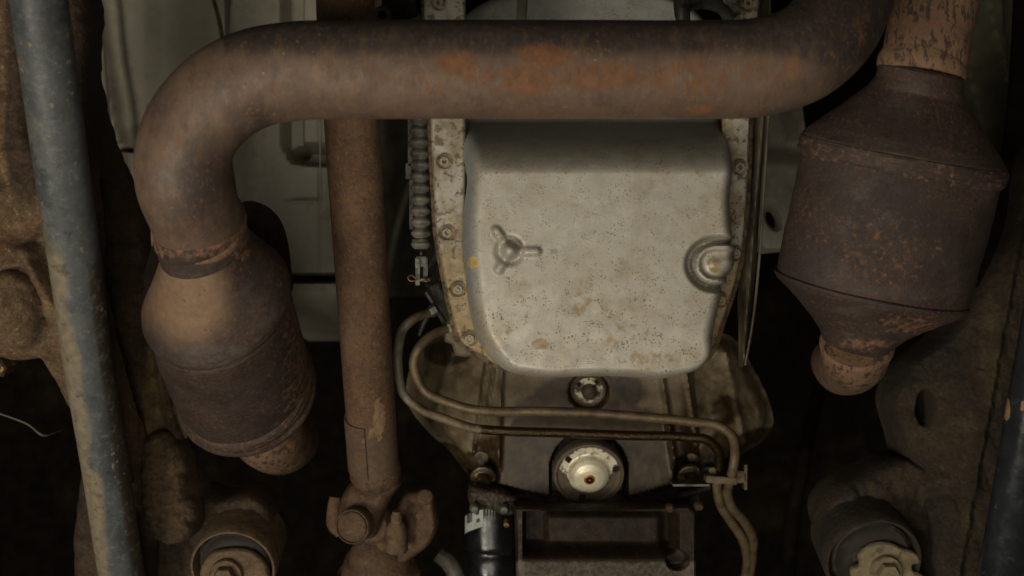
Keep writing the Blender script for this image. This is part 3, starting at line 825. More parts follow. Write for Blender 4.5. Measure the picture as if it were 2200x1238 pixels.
# ------------------------------------------------------------------ lower cast frame
def h_cm(X, Y, S):
    h = .006 * smooth(6, 0, S)
    inx = smooth(1122, 1130, X) * (1 - smooth(1440, 1462, X)); iny = smooth(1098, 1108, Y) * (1 - smooth(1172, 1204, Y))
    h = h + .034 * inx * iny
    ins = smooth(1166, 1184, X) * (1 - smooth(1415, 1440, X)) * smooth(1106, 1124, Y)
    h = h - .010 * ins * inx * iny
    h = h + .02 * smooth(1.0, .8, np.hypot((X - 1456) / 26, (Y - 1205) / 22))
    return h + .00012 * fbm(X, Y, 30, 4)
t = thing('cast_frame', 'oil-soaked cast frame with a square pocket and a worn pale lower bar, bottom centre', 'casting', P(1300, 1160, 1.27))
v, f = relief([(1104, 1088), (1250, 1094), (1480, 1086), (1498, 1100), (1496, 1330), (1112, 1330)], 1.25, 3, h_cm, .03)
add('frame_body', v, f, M['oily'], t, {'worn': lambda px, py, V: smooth(1200, 1212, py) * .66 + .5 * np.exp(-((px - 1118) / 7) ** 2) + .3 * smooth(1455, 1480, px) * smooth(1110, 1200, py)})
for x, y in ((1438, 1090), (1500, 1085)):
    v, f = lathe([(.0048, 0), (.0048, -.004), (.003, -.006), (.0004, -.006)], P(x, y, 1.245), (0, -.2, 1), 14); add('screw', v, f, M['boltdark'], t)

# ------------------------------------------------------------------ oil filter
t = thing('oil_filter', 'glossy black oil filter canister with a small barcode label, bottom centre left', 'oil filter', P(1055, 1160, 1.35))
st = [(1052, 1085, 1.35, 50, 1), (1053, 1100, 1.35, 53, 1), (1054, 1120, 1.35, 54, 1), (1055, 1160, 1.35, 55, 1), (1056, 1172, 1.35, 55, 1), (1056, 1182, 1.35, 52, 1), (1056, 1196, 1.35, 55, 1), (1057, 1260, 1.35, 55, 1), (1058, 1330, 1.35, 55, 1)]
v, f = sweep(st, 72, 80); can = add('canister', v, f, M['filter'], t)
cF = P(1054, 1128, 1.35); rF = 54 / F * 1.35 + .0006
def label_patch(a0, a1, y0, y1, skew, dr=0.0, nn=14):
    V, Fc = [], []
    for j in range(2):
        for i in range(nn):
            a = a0 + (a1 - a0) * i / (nn - 1)
            yy = (y0 + (y1 - y0) * j) + skew * (a - a0)
            x = cF.x - (rF + dr) * math.cos(a); z = cF.z - (rF + dr) * math.sin(a)
            V.append((x, (yy - CY) / F * 1.31, z))
    k = len(V)
    for q in list(V): V.append((q[0] + (cF.x - q[0]) * .01, q[1], q[2] + (cF.z - q[2]) * .01))
    for i in range(nn - 1):
        Fc.append((i, i + 1, nn + i + 1, nn + i)); Fc.append((k + i, k + i + 1, k + nn + i + 1, k + nn + i))
    for a, b in ((0, nn), (nn - 1, 2 * nn - 1)): Fc.append((a, b, b + k, a + k))
    return V, Fc
v, f = label_patch(.12, 1.30, 1124, 1162, -22); lab = add('barcode_label', v, f, M['paper'], can)
bars = []
for k in range(9):
    a = .46 + k * .042
    bars.append(label_patch(a, a + (.016 if k % 3 else .026), 1122 - 22 * (a - .12), 1144 - 22 * (a - .12), -22, .0003, 3))
v, f = join(*bars); add('bars', v, f, M['ink'], lab)
v, f = join(label_patch(.98, 1.14, 1106, 1114, -22, .0003, 3), label_patch(1.02, 1.16, 1122, 1130, -22, .0003, 3)); add('print', v, f, M['inkg'], lab)
bars = [label_patch(1.40 + k * .11, 1.44 + k * .11, 1090, 1122, -6, .0001, 3) for k in range(4)]
v, f = join(*bars); add('stripes', v, f, M['zinc'], can)
t = thing('filter_mount', 'pitted oily bracket with two small bolts above the black oil filter', 'bracket', P(1055, 1080, 1.3))
v, f = relief([(1008, 1048), (1045, 1050), (1080, 1055), (1108, 1075), (1106, 1108), (1085, 1112), (1050, 1098), (1018, 1100), (1006, 1080)], 1.29, 3,
              lambda X, Y, S: .012 * (1 - np.sqrt(1 - (1 - np.clip(S / 18, 0, 1)) ** 2)) + .001 * fbm(X, Y, 18, 7), .025, smoothn=60)
add('mount_body', v, f, M['oily'], t, {'worn': lambda px, py, V: px * 0 + .55})
for x, y in ((1020, 1090), (1083, 1092)):
    v, f = lathe([(.0055, 0), (.0055, -.004), (.0035, -.007), (.0004, -.007)], P(x, y, 1.285), (0, -.2, 1), 20); add('bolt', v, f, M['zinc'], t)
v, f = lathe([(.003, 0), (.003, -.008), (.0004, -.008)], P(1088, 1120, 1.31), (0, -.4, 1), 8)
add('brass_fitting', v, f, M['brass'], None, label='tiny brass fitting beside the top of the black oil filter', cat='fitting')

# ------------------------------------------------------------------ two oil cooler lines
la = [(968, 704, 1.27, 9), (935, 716, 1.26, 9.5), (902, 745, 1.25, 10), (889, 778, 1.25, 10), (896, 812, 1.25, 10), (918, 845, 1.25, 9.5), (955, 862, 1.25, 9.5), (1015, 880, 1.25, 10), (1060, 884, 1.25, 10), (1150, 884, 1.25, 10), (1250, 887, 1.25, 10),
      (1380, 896, 1.25, 10), (1490, 907, 1.25, 10), (1545, 916, 1.25, 10), (1573, 938, 1.25, 10), (1579, 968, 1.26, 10), (1572, 1020, 1.27, 10), (1563, 1060, 1.29, 10), (1570, 1085, 1.30, 10), (1600, 1122, 1.32, 10), (1617, 1155, 1.34, 10), (1617, 1190, 1.36, 9), (1605, 1270, 1.40, 9)]
lb = [(925, 672, 1.29, 9), (895, 682, 1.28, 9.5), (868, 705, 1.28, 10), (856, 745, 1.27, 10), (856, 800, 1.27, 10), (866, 845, 1.27, 9.5), (898, 876, 1.27, 9.5), (955, 900, 1.27, 9.5), (1015, 920, 1.27, 10), (1080, 926, 1.265, 10), (1200, 930, 1.265, 10), (1350, 936, 1.265, 10),
      (1480, 940, 1.265, 10), (1520, 946, 1.265, 10), (1542, 968, 1.27, 10), (1545, 1000, 1.28, 10), (1541, 1050, 1.29, 10), (1546, 1080, 1.30, 10), (1570, 1120, 1.32, 10), (1596, 1160, 1.34, 10), (1604, 1195, 1.36, 9), (1595, 1270, 1.40, 9)]
la = [(a, b, c, d * 1.04) for a, b, c, d in la]; lb = [(a, b, c, d * 1.04) for a, b, c, d in lb]
t = thing('oil_cooler_line', 'dusty bent steel oil line, the upper of the two crossing below the oil pan', 'oil line', P(1250, 887, 1.25), 'oil cooler lines on the gearbox')
v, f = sweep(la, 20, 260); add('tube', v, f, M['line'], t, {'oil': lambda px, py, V: .35 * smooth(1150, 1220, px) * smooth(1500, 1420, px) * smooth(940, 920, py), 'clean': lambda px, py, V: px * 0})
v, f = sweep([(985, 700, 1.27, 16), (970, 704, 1.27, 16), (964, 706, 1.27, 15), (962, 707, 1.27, 11)], 6, 8); add('fitting', v, f, M['boltface'], t)
t = thing('oil_cooler_line', 'bent steel oil line wet with black oil, lower of the two below the oil pan', 'oil line', P(1250, 932, 1.265), 'oil cooler lines on the gearbox')
v, f = sweep(lb, 20, 260); add('tube', v, f, M['wetline'], t, {'oil': lambda px, py, V: smooth(985, 1090, px) * smooth(1000, 960, py + 0 * px) + smooth(1520, 1530, px) * smooth(1030, 1010, py), 'clean': lambda px, py, V: smooth(900, 860, px)})
v, f = sweep([(938, 664, 1.29, 12), (925, 671, 1.29, 12), (921, 673, 1.29, 9)], 6, 8); add('fitting', v, f, M['zinc'], t)
t = thing('line_clip', 'small steel clip holding the two oil lines together at lower right', 'clip', P(1560, 1028, 1.27))
v, f = join(box(P(1548, 1030, 1.272), .032, .007, .016, (0, 0, .08)), box(P(1588, 1024, 1.29), .014, .012, .012), box(P(1600, 1024, 1.29), .003, .026, .012), box(P(1530, 1016, 1.285), .008, .012, .012))
add('strap', v, f, M['line'], t, {'oil': lambda px, py, V: px * 0 + .2, 'clean': lambda px, py, V: px * 0})
t = thing('line_bracket', 'pale angular alloy lug where the oil lines meet the oil pan flange', 'bracket', P(965, 700, 1.30))
v, f = relief([(950, 700), (975, 690), (982, 728), (1035, 762), (1000, 768), (978, 765), (970, 740), (955, 735)], 1.28, 3, lambda X, Y, S: .006 * smooth(6, 0, S), .02); add('lug', v, f, M['alloy'], t, {'oil': lambda px, py, V: px * 0, 'black': lambda px, py, V: px * 0})
v, f = sweep([(915, 628, 1.30, 5), (935, 660, 1.30, 5), (958, 700, 1.29, 6), (966, 726, 1.29, 5)], 10, 20); add('stay', v, f, M['zinc'], t)
v, f = sweep([(918, 680, 1.33, 5), (908, 700, 1.33, 6), (900, 722, 1.33, 4)], 10, 12); add('tab', v, f, M['zinc'], t)
v, f = relief([(912, 610), (945, 600), (968, 640), (985, 690), (960, 700), (930, 660)], 1.34, 4, lambda X, Y, S: .01 * smooth(8, 0, S), .02); add('plate', v, f, M['sealer'], t)

# ------------------------------------------------------------------ drive shaft
td = thing('drive_shaft', 'long tubular rusty brown drive shaft with a universal joint at its lower end', 'drive shaft', P(780, 560, 1.18))
shp = [(742, -80, 1.055, 63), (742, 0, 1.075, 62.5), (756, 260, 1.125, 60), (771, 500, 1.175, 57.5), (788, 760, 1.23, 55), (806, 1020, 1.29, 52)]
v, f = sweep(shp, 80, 200, warp=.002)
add('tube', v, f, M['shaft'], td, {'mud': blobs([(815, 900, 14, 45, 1.1), (800, 935, 14, 20, .6), (775, 940, 20, 40, .35), (700, 600, 10, 10, 0.0)]), 'grey': lambda px, py, V: smooth(860, 950, py) * .8})
v, f = sweep([(805, 1002, 1.286, 53.2, 1), (806, 1008, 1.288, 55, 1), (807, 1020, 1.291, 55, 1), (808, 1027, 1.293, 52, 1), (808.5, 1034, 1.295, 45, 1), (809, 1050, 1.30, 34, 1)], 64, raw=True)
add('end_collar', v, f, M['yoke'], td)
# balance patch welded on the tube
def tube_patch(pathpts, t0, t1, a0, a1, dr, th=.0015, ni=22, nj=16):
    rows = crom([list(p) for p in pathpts], 200)
    V = []
    Cn = np.array([P(*r[:3]) for r in rows]); T = np.gradient(Cn, axis=0); T /= np.linalg.norm(T, axis=1)[:, None]
    for lay in (dr, dr - th):
        for i in range(ni):
            s = t0 + (t1 - t0) * i / (ni - 1)
            for j in range(nj):
                a = a0 + (a1 - a0) * j / (nj - 1)
                s2 = s + (0 if i else .006 * math.sin(j / (nj - 1) * math.pi * .5) * 0)
                k = int(np.clip(s2 * 199, 0, 199))
                U = np.cross(T[k], (0, 0, 1.0)); U /= np.linalg.norm(U); W = np.cross(T[k], U)
                r = rows[k][3] * rows[k][2] / F + lay
                V.append(Cn[k] + r * (math.cos(a) * U + math.sin(a) * W))
    Fc = []; n = ni * nj
    for i in range(ni - 1):
        for j in range(nj - 1):
            q = (i * nj + j, i * nj + j + 1, (i + 1) * nj + j + 1, (i + 1) * nj + j); Fc.append(q); Fc.append(tuple(x + n for x in q)[::-1])
    for i in range(ni - 1):
        for j in (0, nj - 1): a, b = i * nj + j, (i + 1) * nj + j; Fc.append((a, b, b + n, a + n))
    for j in range(nj - 1):
        for i in (0, ni - 1): a, b = i * nj + j, i * nj + j + 1; Fc.append((a, b, b + n, a + n))
    return V, Fc
v, f = tube_patch(shp, .886, .985, math.pi * .55, math.pi * 1.08, .0022, .004)
add('balance_patch', v, f, M['shaft'], td, {'mud': blobs([(775, 930, 22, 40, .45)]), 'grey': lambda px, py, V: px * 0 + .6})
def dome(k, w):
    return lambda X, Y, S: k * (1 - np.sqrt(1 - (1 - np.clip(S / w, 0, 1)) ** 2)) + .0006 * fbm(X, Y, 24, 3)
v, f = relief([(752, 1042), (806, 1050), (848, 1030), (858, 1040), (838, 1075), (822, 1110), (812, 1140), (800, 1162), (775, 1168), (742, 1155), (724, 1126), (724, 1088), (736, 1060)], 1.275, 3, lambda X, Y, S: .024 * (1 - np.sqrt(1 - (1 - np.clip(S / 30, 0, 1)) ** 2)) + .0012 * fbm(X, Y, 30, 8), .03, smoothn=70)
yk = add('yoke', v, f, M['yoke'], td)
v, f = lathe(dense([(.0185, .012), (.0185, -.001), (.0175, -.003), (.0165, -.003), (.016, -.0005), (.0155, -.0005), (.015, -.003), (.013, -.004), (.0003, -.0045)], 2), P(758, 1131, 1.262), (.22, -.03, 1), 48)
add('bearing_cap', v, f, M['yoke'], td)
v, f = relief([(852, 1088), (874, 1064), (900, 1058), (920, 1056), (934, 1090), (938, 1140), (920, 1175), (893, 1200), (858, 1222), (828, 1222), (806, 1190), (818, 1160), (838, 1120)], 1.30, 3, lambda X, Y, S: .016 * (1 - np.sqrt(1 - (1 - np.clip(S / 16, 0, 1)) ** 2)) + .0003 * (900 - X) + .0012 * fbm(X, Y, 30, 3), .03, smoothn=70)
add('flange_yoke', v, f, M['yoke'], td)
v, f = lathe([(.012, .022), (.0105, -.002), (.0085, -.008), (.006, -.010), (.006, -.017), (.0045, -.019), (.0045, -.022), (.0003, -.022)], P(852, 1140, 1.285), (-.02, 1, .25), 20)
add('grease_nipple', v, f, M['dust'], td)
v, f = join(lathe(dense([(.0005, -.020), (.014, -.017), (.020, -.008), (.022, 0), (.020, .010), (.012, .018), (.0005, .02)], 4), P(806, 1128, 1.318), (0, 0, 1), 32), sweep([(770, 1132, 1.30, 20), (806, 1128, 1.318, 20), (880, 1120, 1.325, 20)], 28, 16), sweep([(800, 1090, 1.33, 18), (812, 1130, 1.32, 19), (826, 1185, 1.315, 19)], 28, 16))
add('joint_cross', v, f, M['yoke'], td)
v, f = lathe([(.009, .01), (.009, -.006), (.007, -.009), (.0003, -.009)], P(912, 1070, 1.30), (-.25, .4, 1), 20); add('bearing_cap', v, f, M['yoke'], td)
v, f = sweep([(720, 1068, 1.32, 12), (716, 1100, 1.32, 14), (716, 1130, 1.32, 13), (730, 1150, 1.32, 8)], 20, 20, flat=.6); add('side_lug', v, f, M['shaft'], td, {'mud': lambda px, py, V: px * 0, 'grey': lambda px, py, V: px * 0})
v, f = sweep([(806, 1150, 1.33, 30, 1), (806, 1175, 1.33, 52, 1), (808, 1188, 1.33, 58, 1), (809, 1196, 1.33, 60, 1), (810, 1198, 1.332, 70, 1), (812, 1214, 1.335, 72, 1), (812, 1216, 1.335, 78, 1), (814, 1226, 1.34, 82, 1), (815, 1228, 1.34, 90, 1), (818, 1300, 1.35, 92, 1)], 64, raw=True)
add('pinion_flange', v, f, M['yoke'], td)

# ------------------------------------------------------------------ left catalytic converter
def ringpath(a, b, k=8):
    return [tuple(np.array(a) + (np.array(b) - np.array(a)) * i / k) for i in range(k + 1)]
t = thing('catalytic_converter', 'rusty converter under the pipe elbow, its pale upper cone narrowing into the collar, left side', 'catalytic converter', P(480, 700, 1.1), 'catalytic converters')
zero = lambda px, py, V: px * 0
v, f = rings([(424, 480, .998, 96, -14, .60, 1), (428, 490, 1.003, 101, -14, .61, 1), (430, 497, 1.007, 103, -15, .62, 1), (432, 503, 1.010, 102, -15, .62, 1), (433, 507, 1.012, 98.5, -15, .63, 1),
              (435, 512, 1.015, 99, -15, .64, 1), (437, 522, 1.021, 100, -15, .66, 1), (439, 530, 1.025, 100, -15, .68, 1), (440, 534, 1.028, 97, -15, .68, 1)], 120, 4, .005)
add('inlet_collar', v, f, M['cat'], t, {'pale': lambda px, py, V: smooth(545, 500, py) * .35, 'blue': lambda px, py, V: smooth(545, 562, py) * .6, 'rust': lambda px, py, V: smooth(575, 540, py) * .7})
v, f = rings([(438, 524, 1.022, 96, -15, .68, 1), (441, 536, 1.028, 102, -15.5, .69, 1), (448, 570, 1.046, 121, -16, .73, 1), (456, 606, 1.066, 144, -17, .77, 1), (461, 630, 1.079, 160, -17.5, .79, 1), (463, 640, 1.085, 166, -17.5, .80, 1),
              (465, 648, 1.09, 167, -17.5, .80, 1), (467, 655, 1.094, 164, -17.5, .80, 1), (469, 661, 1.098, 158, -17.5, .80, 1)], 140, 8, .004)
add('upper_cone', v, f, M['cat'], t, {
    'pale': lambda px, py, V: blobs([(400, 640, 95, 95, 1.0)])(px, py, V),
    'blue': blobs([(330, 650, 26, 60, .8), (440, 765, 140, 26, 1.0), (560, 640, 60, 110, .7)]),
    'rust': blobs([(500, 545, 70, 14, .7), (520, 560, 60, 40, .4), (470, 740, 60, 20, .35), (600, 560, 40, 90, .45)])})
v, f = rings([(466, 652, 1.092, 152, -17.5, .80, 1), (470, 664, 1.10, 160, -17.5, .80, 1), (486, 720, 1.14, 158, -17, .83, 1), (505, 775, 1.18, 154, -16, .86, 1), (522, 822, 1.215, 149, -16, .88, 1)], 140, 16, .004)
add('body', v, f, M['cat'], t, {'pale': zero, 'blue': blobs([(480, 880, 90, 90, .4), (400, 800, 40, 60, .4)]), 'rust': lambda px, py, V: smooth(540, 650, px) * .55 + .08})
v, f = rings([(520, 812, 1.206, 147, -16, .88, 1), (521, 816, 1.21, 153, -16, .88, 1), (523, 822, 1.215, 155, -16, .88, 1), (525, 828, 1.221, 152, -16, .88, 1), (527, 833, 1.225, 155, -16, .88, 1), (529, 838, 1.230, 154, -16, .88, 1),
              (530, 842, 1.234, 147, -16, .88, 1), (532, 846, 1.240, 130, -16, .88, 1), (534, 852, 1.255, 85, -16, .88, 1)], 150, 5, .007)
add('rim', v, f, M['cat'], t, {'pale': lambda px, py, V: px * 0 + .3, 'blue': zero, 'rust': lambda px, py, V: px * 0 + .42})
v, f = sweep([(538, 850, 1.245, 88), (560, 900, 1.28, 82), (582, 936, 1.32, 77), (604, 950, 1.38, 70), (622, 945, 1.47, 62)], 64, 50)
add('outlet_pipe', v, f, M['catpipe'], t)
# torn heat shield leaf at its left flank
v, f = relief([(327, 494), (338, 520), (330, 600), (330, 720), (372, 850), (405, 930), (398, 945), (360, 870), (318, 760), (298, 660), (300, 590), (318, 540)], 1.23, 4, lambda X, Y, S: .02 * np.sin((Y - 480) / 150), .002)
add('torn_shield', v, f, M['catdark'], t)
v, f = relief([(480, 440), (505, 424), (548, 434), (578, 462), (596, 510), (604, 570), (608, 620), (590, 660), (500, 640)], 1.17, 4,
              lambda X, Y, S: .05 * (1 - np.sqrt(1 - (1 - np.clip(S / 70, 0, 1)) ** 2)), .002, smoothn=70)
add('rear_shield', v, f, M['cat'], t, {'pale': zero, 'blue': zero, 'rust': lambda px, py, V: px * 0 + .3})
v, f = sweep([(329, 492, 1.10, 5), (330, 510, 1.10, 6), (328, 528, 1.11, 3)], 12, 10); add('shield_tab', v, f, M['catpipe'], t)

# ------------------------------------------------------------------ right catalytic converter
t = thing('catalytic_converter', 'large dark brown converter with a flared drum body, hanging at the right side', 'catalytic converter', P(1910, 450, 1.05), 'catalytic converters')
v, f = sweep([(2022, -110, 1.06, 92), (2008, 0, 1.05, 92), (1998, 60, 1.045, 91), (1988, 120, 1.04, 91), (1984, 140, 1.04, 90)], 72, 50, flat=.75, dz=.055)
add('inlet_pipe', v, f, M['catpipe'], t)
v, f = sweep([(1985, 128, 1.042, 86, .8), (1984, 132, 1.042, 94, .8), (1981, 142, 1.041, 96, .8), (1978, 154, 1.041, 95, .8), (1977, 160, 1.041, 88, .8)], 72, raw=True, warp=.008, dz=.055)
add('weld_bead', v, f, M['catpipe'], t)
Rg = lambda x, y, d, hw, sl=10.0, ra=.22, fl=.72: (x, y, d, hw, sl, ra, fl)
v, f = rings([Rg(1981, 150, 1.04, 86, 11, .22, .8), Rg(1979, 156, 1.04, 92, 11, .22, .8), Rg(1975, 182, 1.041, 95, 11, .22, .8), Rg(1970, 202, 1.042, 106, 11), Rg(1958, 252, 1.045, 152), Rg(1947, 300, 1.049, 200), Rg(1942, 322, 1.052, 218), Rg(1941, 330, 1.053, 221)], 140, 10, .004, dz=.055)
add('upper_cone', v, f, M['cat'], t, {'pale': zero, 'blue': blobs([(1950, 215, 60, 60, .5)]), 'rust': lambda px, py, V: px * 0 + .1})
v, f = rings([Rg(1942, 322, 1.052, 210), Rg(1941, 328, 1.053, 223), Rg(1940, 334, 1.054, 226), Rg(1938, 342, 1.055, 226), Rg(1937, 347, 1.055, 223), Rg(1936, 352, 1.056, 224), Rg(1935, 358, 1.056, 222), Rg(1934, 364, 1.057, 218), Rg(1933, 370, 1.057, 212)], 150, 4, .004, dz=.055)
add('seam_band', v, f, M['cat'], t, {'pale': lambda px, py, V: px * 0 + .12, 'blue': zero, 'rust': lambda px, py, V: px * 0 + .42})
v, f = rings([Rg(1935, 360, 1.057, 215), Rg(1914, 450, 1.065, 213), Rg(1892, 540, 1.075, 209), Rg(1873, 617, 1.085, 205, 10.5)], 140, 20, .004, dz=.055)
add('drum', v, f, M['cat'], t, {'pale': zero, 'blue': blobs([(2040, 560, 50, 120, .6), (1950, 630, 150, 24, .6), (1740, 600, 60, 30, .5)]), 'rust': blobs([(1890, 540, 150, 110, .45), (1750, 480, 60, 100, .35)])})
v, f = rings([Rg(1873, 614, 1.084, 198, 10.5), Rg(1872, 619, 1.085, 211, 10.5), Rg(1871, 625, 1.086, 212, 10.5), Rg(1870, 634, 1.087, 204, 10.5), Rg(1868, 650, 1.089, 180, 10.5), Rg(1858, 676, 1.093, 140, 10.5, .22, .76), Rg(1849, 700, 1.098, 106, 10.5, .24, .84),
              Rg(1843, 722, 1.103, 83, 10.5, .28, .95), Rg(1841, 732, 1.106, 77, 10.5, .3, 1), Rg(1840, 740, 1.11, 75, 10.5, .3, 1)], 140, 8, .004, dz=.055)
add('lower_cone', v, f, M['cat'], t, {'pale': lambda px, py, V: smooth(690, 720, py) * .25, 'blue': blobs([(1850, 668, 90, 16, .7)]), 'rust': blobs([(1960, 700, 90, 30, .6), (1860, 740, 70, 14, .7), (1720, 640, 40, 50, .3)])})
v, f = sweep([(1842, 730, 1.10, 76), (1841, 740, 1.105, 79), (1839, 750, 1.11, 75), (1835, 768, 1.14, 72), (1824, 782, 1.21, 67), (1812, 786, 1.28, 62), (1800, 778, 1.36, 56)], 64, 50, dz=.055)
add('outlet_pipe', v, f, M['catpipe'], t)

# ------------------------------------------------------------------ crossover exhaust pipe
t = thing('exhaust_pipe', 'wide rusty crossover exhaust pipe spanning the picture and bending down at its left end', 'exhaust pipe', P(1100, 150, .95))
xp = [(1860, -190, 1.10, 88), (1848, -110, 1.06, 92), (1826, -25, 1.01, 97), (1790, 55, .975, 101), (1725, 115, .955, 104), (1640, 143, .95, 105), (1500, 150, .95, 105), (1300, 150, .95, 105), (1100, 150, .95, 105), (900, 150, .95, 105),
      (740, 151, .95, 105), (630, 154, .95, 105), (540, 172, .95, 105), (462, 218, .951, 104), (412, 280, .954, 102.5), (392, 345, .958, 101), (396, 402, .968, 100), (411, 440, .983, 99), (426, 476, .999, 97.5), (432, 494, 1.01, 96)]
v, f = sweep(xp, 110, 420, warp=.0015)
add('pipe', v, f, M['pipe'], t, {
    'darkened': lambda px, py, V: np.clip(np.where(px > 480, smooth(150, 85, py) * 1.0 + .25 * smooth(215, 240, py) , .15) + blobs([(430, 400, 70, 110, .6), (540, 280, 60, 60, .4), (350, 200, 50, 100, .3), (1800, 80, 90, 110, .8)])(px, py, V), 0, 1),  # darker over the upper half, along the lower edge and at the bends
    'rust': blobs([(1100, 175, 520, 46, .52), (1250, 240, 300, 12, .5), (560, 200, 160, 40, .4), (985, 138, 52, 34, .95), (1030, 165, 60, 30, .7), (1170, 122, 66, 34, 1.0), (1130, 170, 90, 44, .85), (1290, 165, 130, 42, .8), (1480, 170, 130, 55, .7), (1500, 236, 40, 14, 1.0), (1150, 250, 80, 10, .7),
                   (700, 145, 26, 60, .55), (790, 140, 20, 40, .6), (880, 160, 40, 30, .5), (1620, 150, 60, 60, .6), (1700, 150, 30, 50, .7), (1850, 60, 25, 60, .6), (380, 290, 40, 60, .5), (450, 200, 50, 30, .4), (345, 300, 30, 50, .5), (360, 420, 12, 30, .6), (420, 490, 80, 22, .5), (480, 400, 12, 40, .5)])})
# scaly weld line at its lower end
v, f = sweep([(425, 473, .997, 98, 1), (427, 478, 1.0, 101, 1), (429, 483, 1.003, 101, 1), (431, 487, 1.006, 97, 1)], 90, raw=True, warp=.006)
add('end_weld', v, f, M['catpipe'], t)

# ------------------------------------------------------------------ slate tube, left, and black tube, right
t = thing('torsion_bar', 'slate blue painted steel tube smeared with dried mud, running down the left side', 'steel tube', P(160, 600, 1.0))
tp_ = [(76, -90, .915, 61), (84, 0, .93, 60.5), (104, 150, .96, 59), (138, 400, 1.01, 57), (166, 600, 1.06, 54), (190, 780, 1.10, 51.5), (226, 1000, 1.15, 49.5), (262, 1238, 1.20, 47.5), (280, 1340, 1.22, 47)]
v, f = sweep(tp_, 72, 240)
def lft(px, py): 
    c = np.interp(py, [p[1] for p in tp_], [p[0] for p in tp_]); return px - c
add('tube', v, f, M['tube'], t, {
    'mud': lambda px, py, V: np.clip(smooth(15, -45, lft(px, py)) * (.38 + .5 * smooth(420, 620, py)), 0, 1),
    'brown': lambda px, py, V: smooth(8, 40, lft(px, py)) * smooth(500, 640, py)})
t = thing('torsion_bar', 'glossy black steel tube with tan chips at the lower right edge', 'steel tube', P(2190, 1000, 1.05))
v, f = sweep([(2500, -300, .90, 54), (2300, 400, .98, 52), (2246, 700, 1.02, 50), (2192, 1000, 1.06, 48), (2150, 1238, 1.10, 46.5), (2132, 1340, 1.12, 46)], 64, 120)
add('tube', v, f, M['blacktube'], t, {'chip': blobs([(2163, 880, 8, 26, 1.1), (2197, 872, 6, 12, 1.0), (2178, 735, 4, 16, 1.0)])})

# ------------------------------------------------------------------ mud-caked casting at the far left
def h_cast(X, Y, S):
    h = .03 * (1 - np.sqrt(1 - (1 - np.clip(S / 40, 0, 1)) ** 2))
    r = np.hypot((X - 22) / 62, (Y - 668) / 88)
    h = h - .034 * np.sqrt(np.clip(1 - r * r, 0, 1)) 
    h = h - .014 * np.exp(-(seg_d(X, Y, 60, 545, 150, 760) / 18) ** 2)
    h = h + .012 * np.exp(-(seg_d(X, Y, 85, 560, 150, 680) / 10) ** 2) * (X > 70)
    h = h - .006 * np.exp(-((Y - 535) / 14) ** 2) * smooth(75, 45, X)
    h = h + .014 * smooth(590, 500, Y) + .02 * smooth(20, 60, X) * smooth(420, 200, Y)
    h = h - .01 * np.exp(-(seg_d(X, Y, 50, 300, 70, 440) / 22) ** 2)
    h = h + .02 * smooth(900, 960, Y)
    return h + .0035 * fbm(X, Y, 90, 21, 5) + .06 * np.clip((Y - 560) / 460, 0, 1.2) 
t = thing('suspension_arm', 'lumpy mud-caked rusty casting behind the slate tube, far left', 'suspension arm', P(60, 600, 1.12))
v, f = relief([(-120, -100), (120, -100), (140, 200), (165, 450), (185, 700), (215, 1000), (196, 1085), (172, 1056), (146, 1003), (128, 985), (121, 945), (102, 905), (82, 862), (58, 805), (38, 775), (0, 782), (-120, 770)], 1.10, 4, h_cast, .028, smoothn=130)
add('arm_casting', v, f, M['casting'], t, {'dark': lambda px, py, V: np.clip(smooth(480, 260, py) * smooth(-20, 40, px + .0 * py) + blobs([(75, 700, 20, 60, .5), (100, 600, 10, 60, .5), (60, 330, 40, 160, .6)])(px, py, V), 0, 1)}, sharp=70)
v, f = lathe([(.010, .01), (.010, -.006), (.008, -.008), (.0004, -.008)], P(2, 786, 1.14), (.2, -.3, 1), 6); add('nut', v, f, M['boltdark'], t)
v, f = sweep([(-40, 875, 1.15, 2.2), (0, 889, 1.15, 2.2), (60, 912, 1.15, 2.4), (98, 936, 1.15, 2.4), (112, 932, 1.16, 1.6), (130, 925, 1.18, 1.6)], 8, 40)
add('loose_wire', v, f, M['wire'], None, label='thin loose grey wire in the dark at lower left', cat='wire')
v, f = sweep([(152, 130, 1.3, 2.2), (150, 80, 1.3, 2.4), (160, 30, 1.3, 2.4), (175, -40, 1.3, 2.4)], 8, 30)
add('brake_hose', v, f, M['rubber'], None, label='thin dark cable beside the top of the slate tube', cat='cable')
v, f = sweep([(445, -40, 1.45, 4), (462, 10, 1.45, 4.5), (474, 60, 1.45, 4.5), (482, 130, 1.45, 4)], 10, 30)
add('brake_pipe', v, f, M['gasket'], None, label='thin curved brown pipe on the olive panel above the pipe elbow', cat='pipe')
v, f = sweep([(152, 95, 1.2, 7), (158, 125, 1.2, 8), (164, 150, 1.2, 5)], 12, 12)
add('hose_clip', v, f, M['green'], None, label='small dark green plastic clip right beside the slate tube', cat='clip')

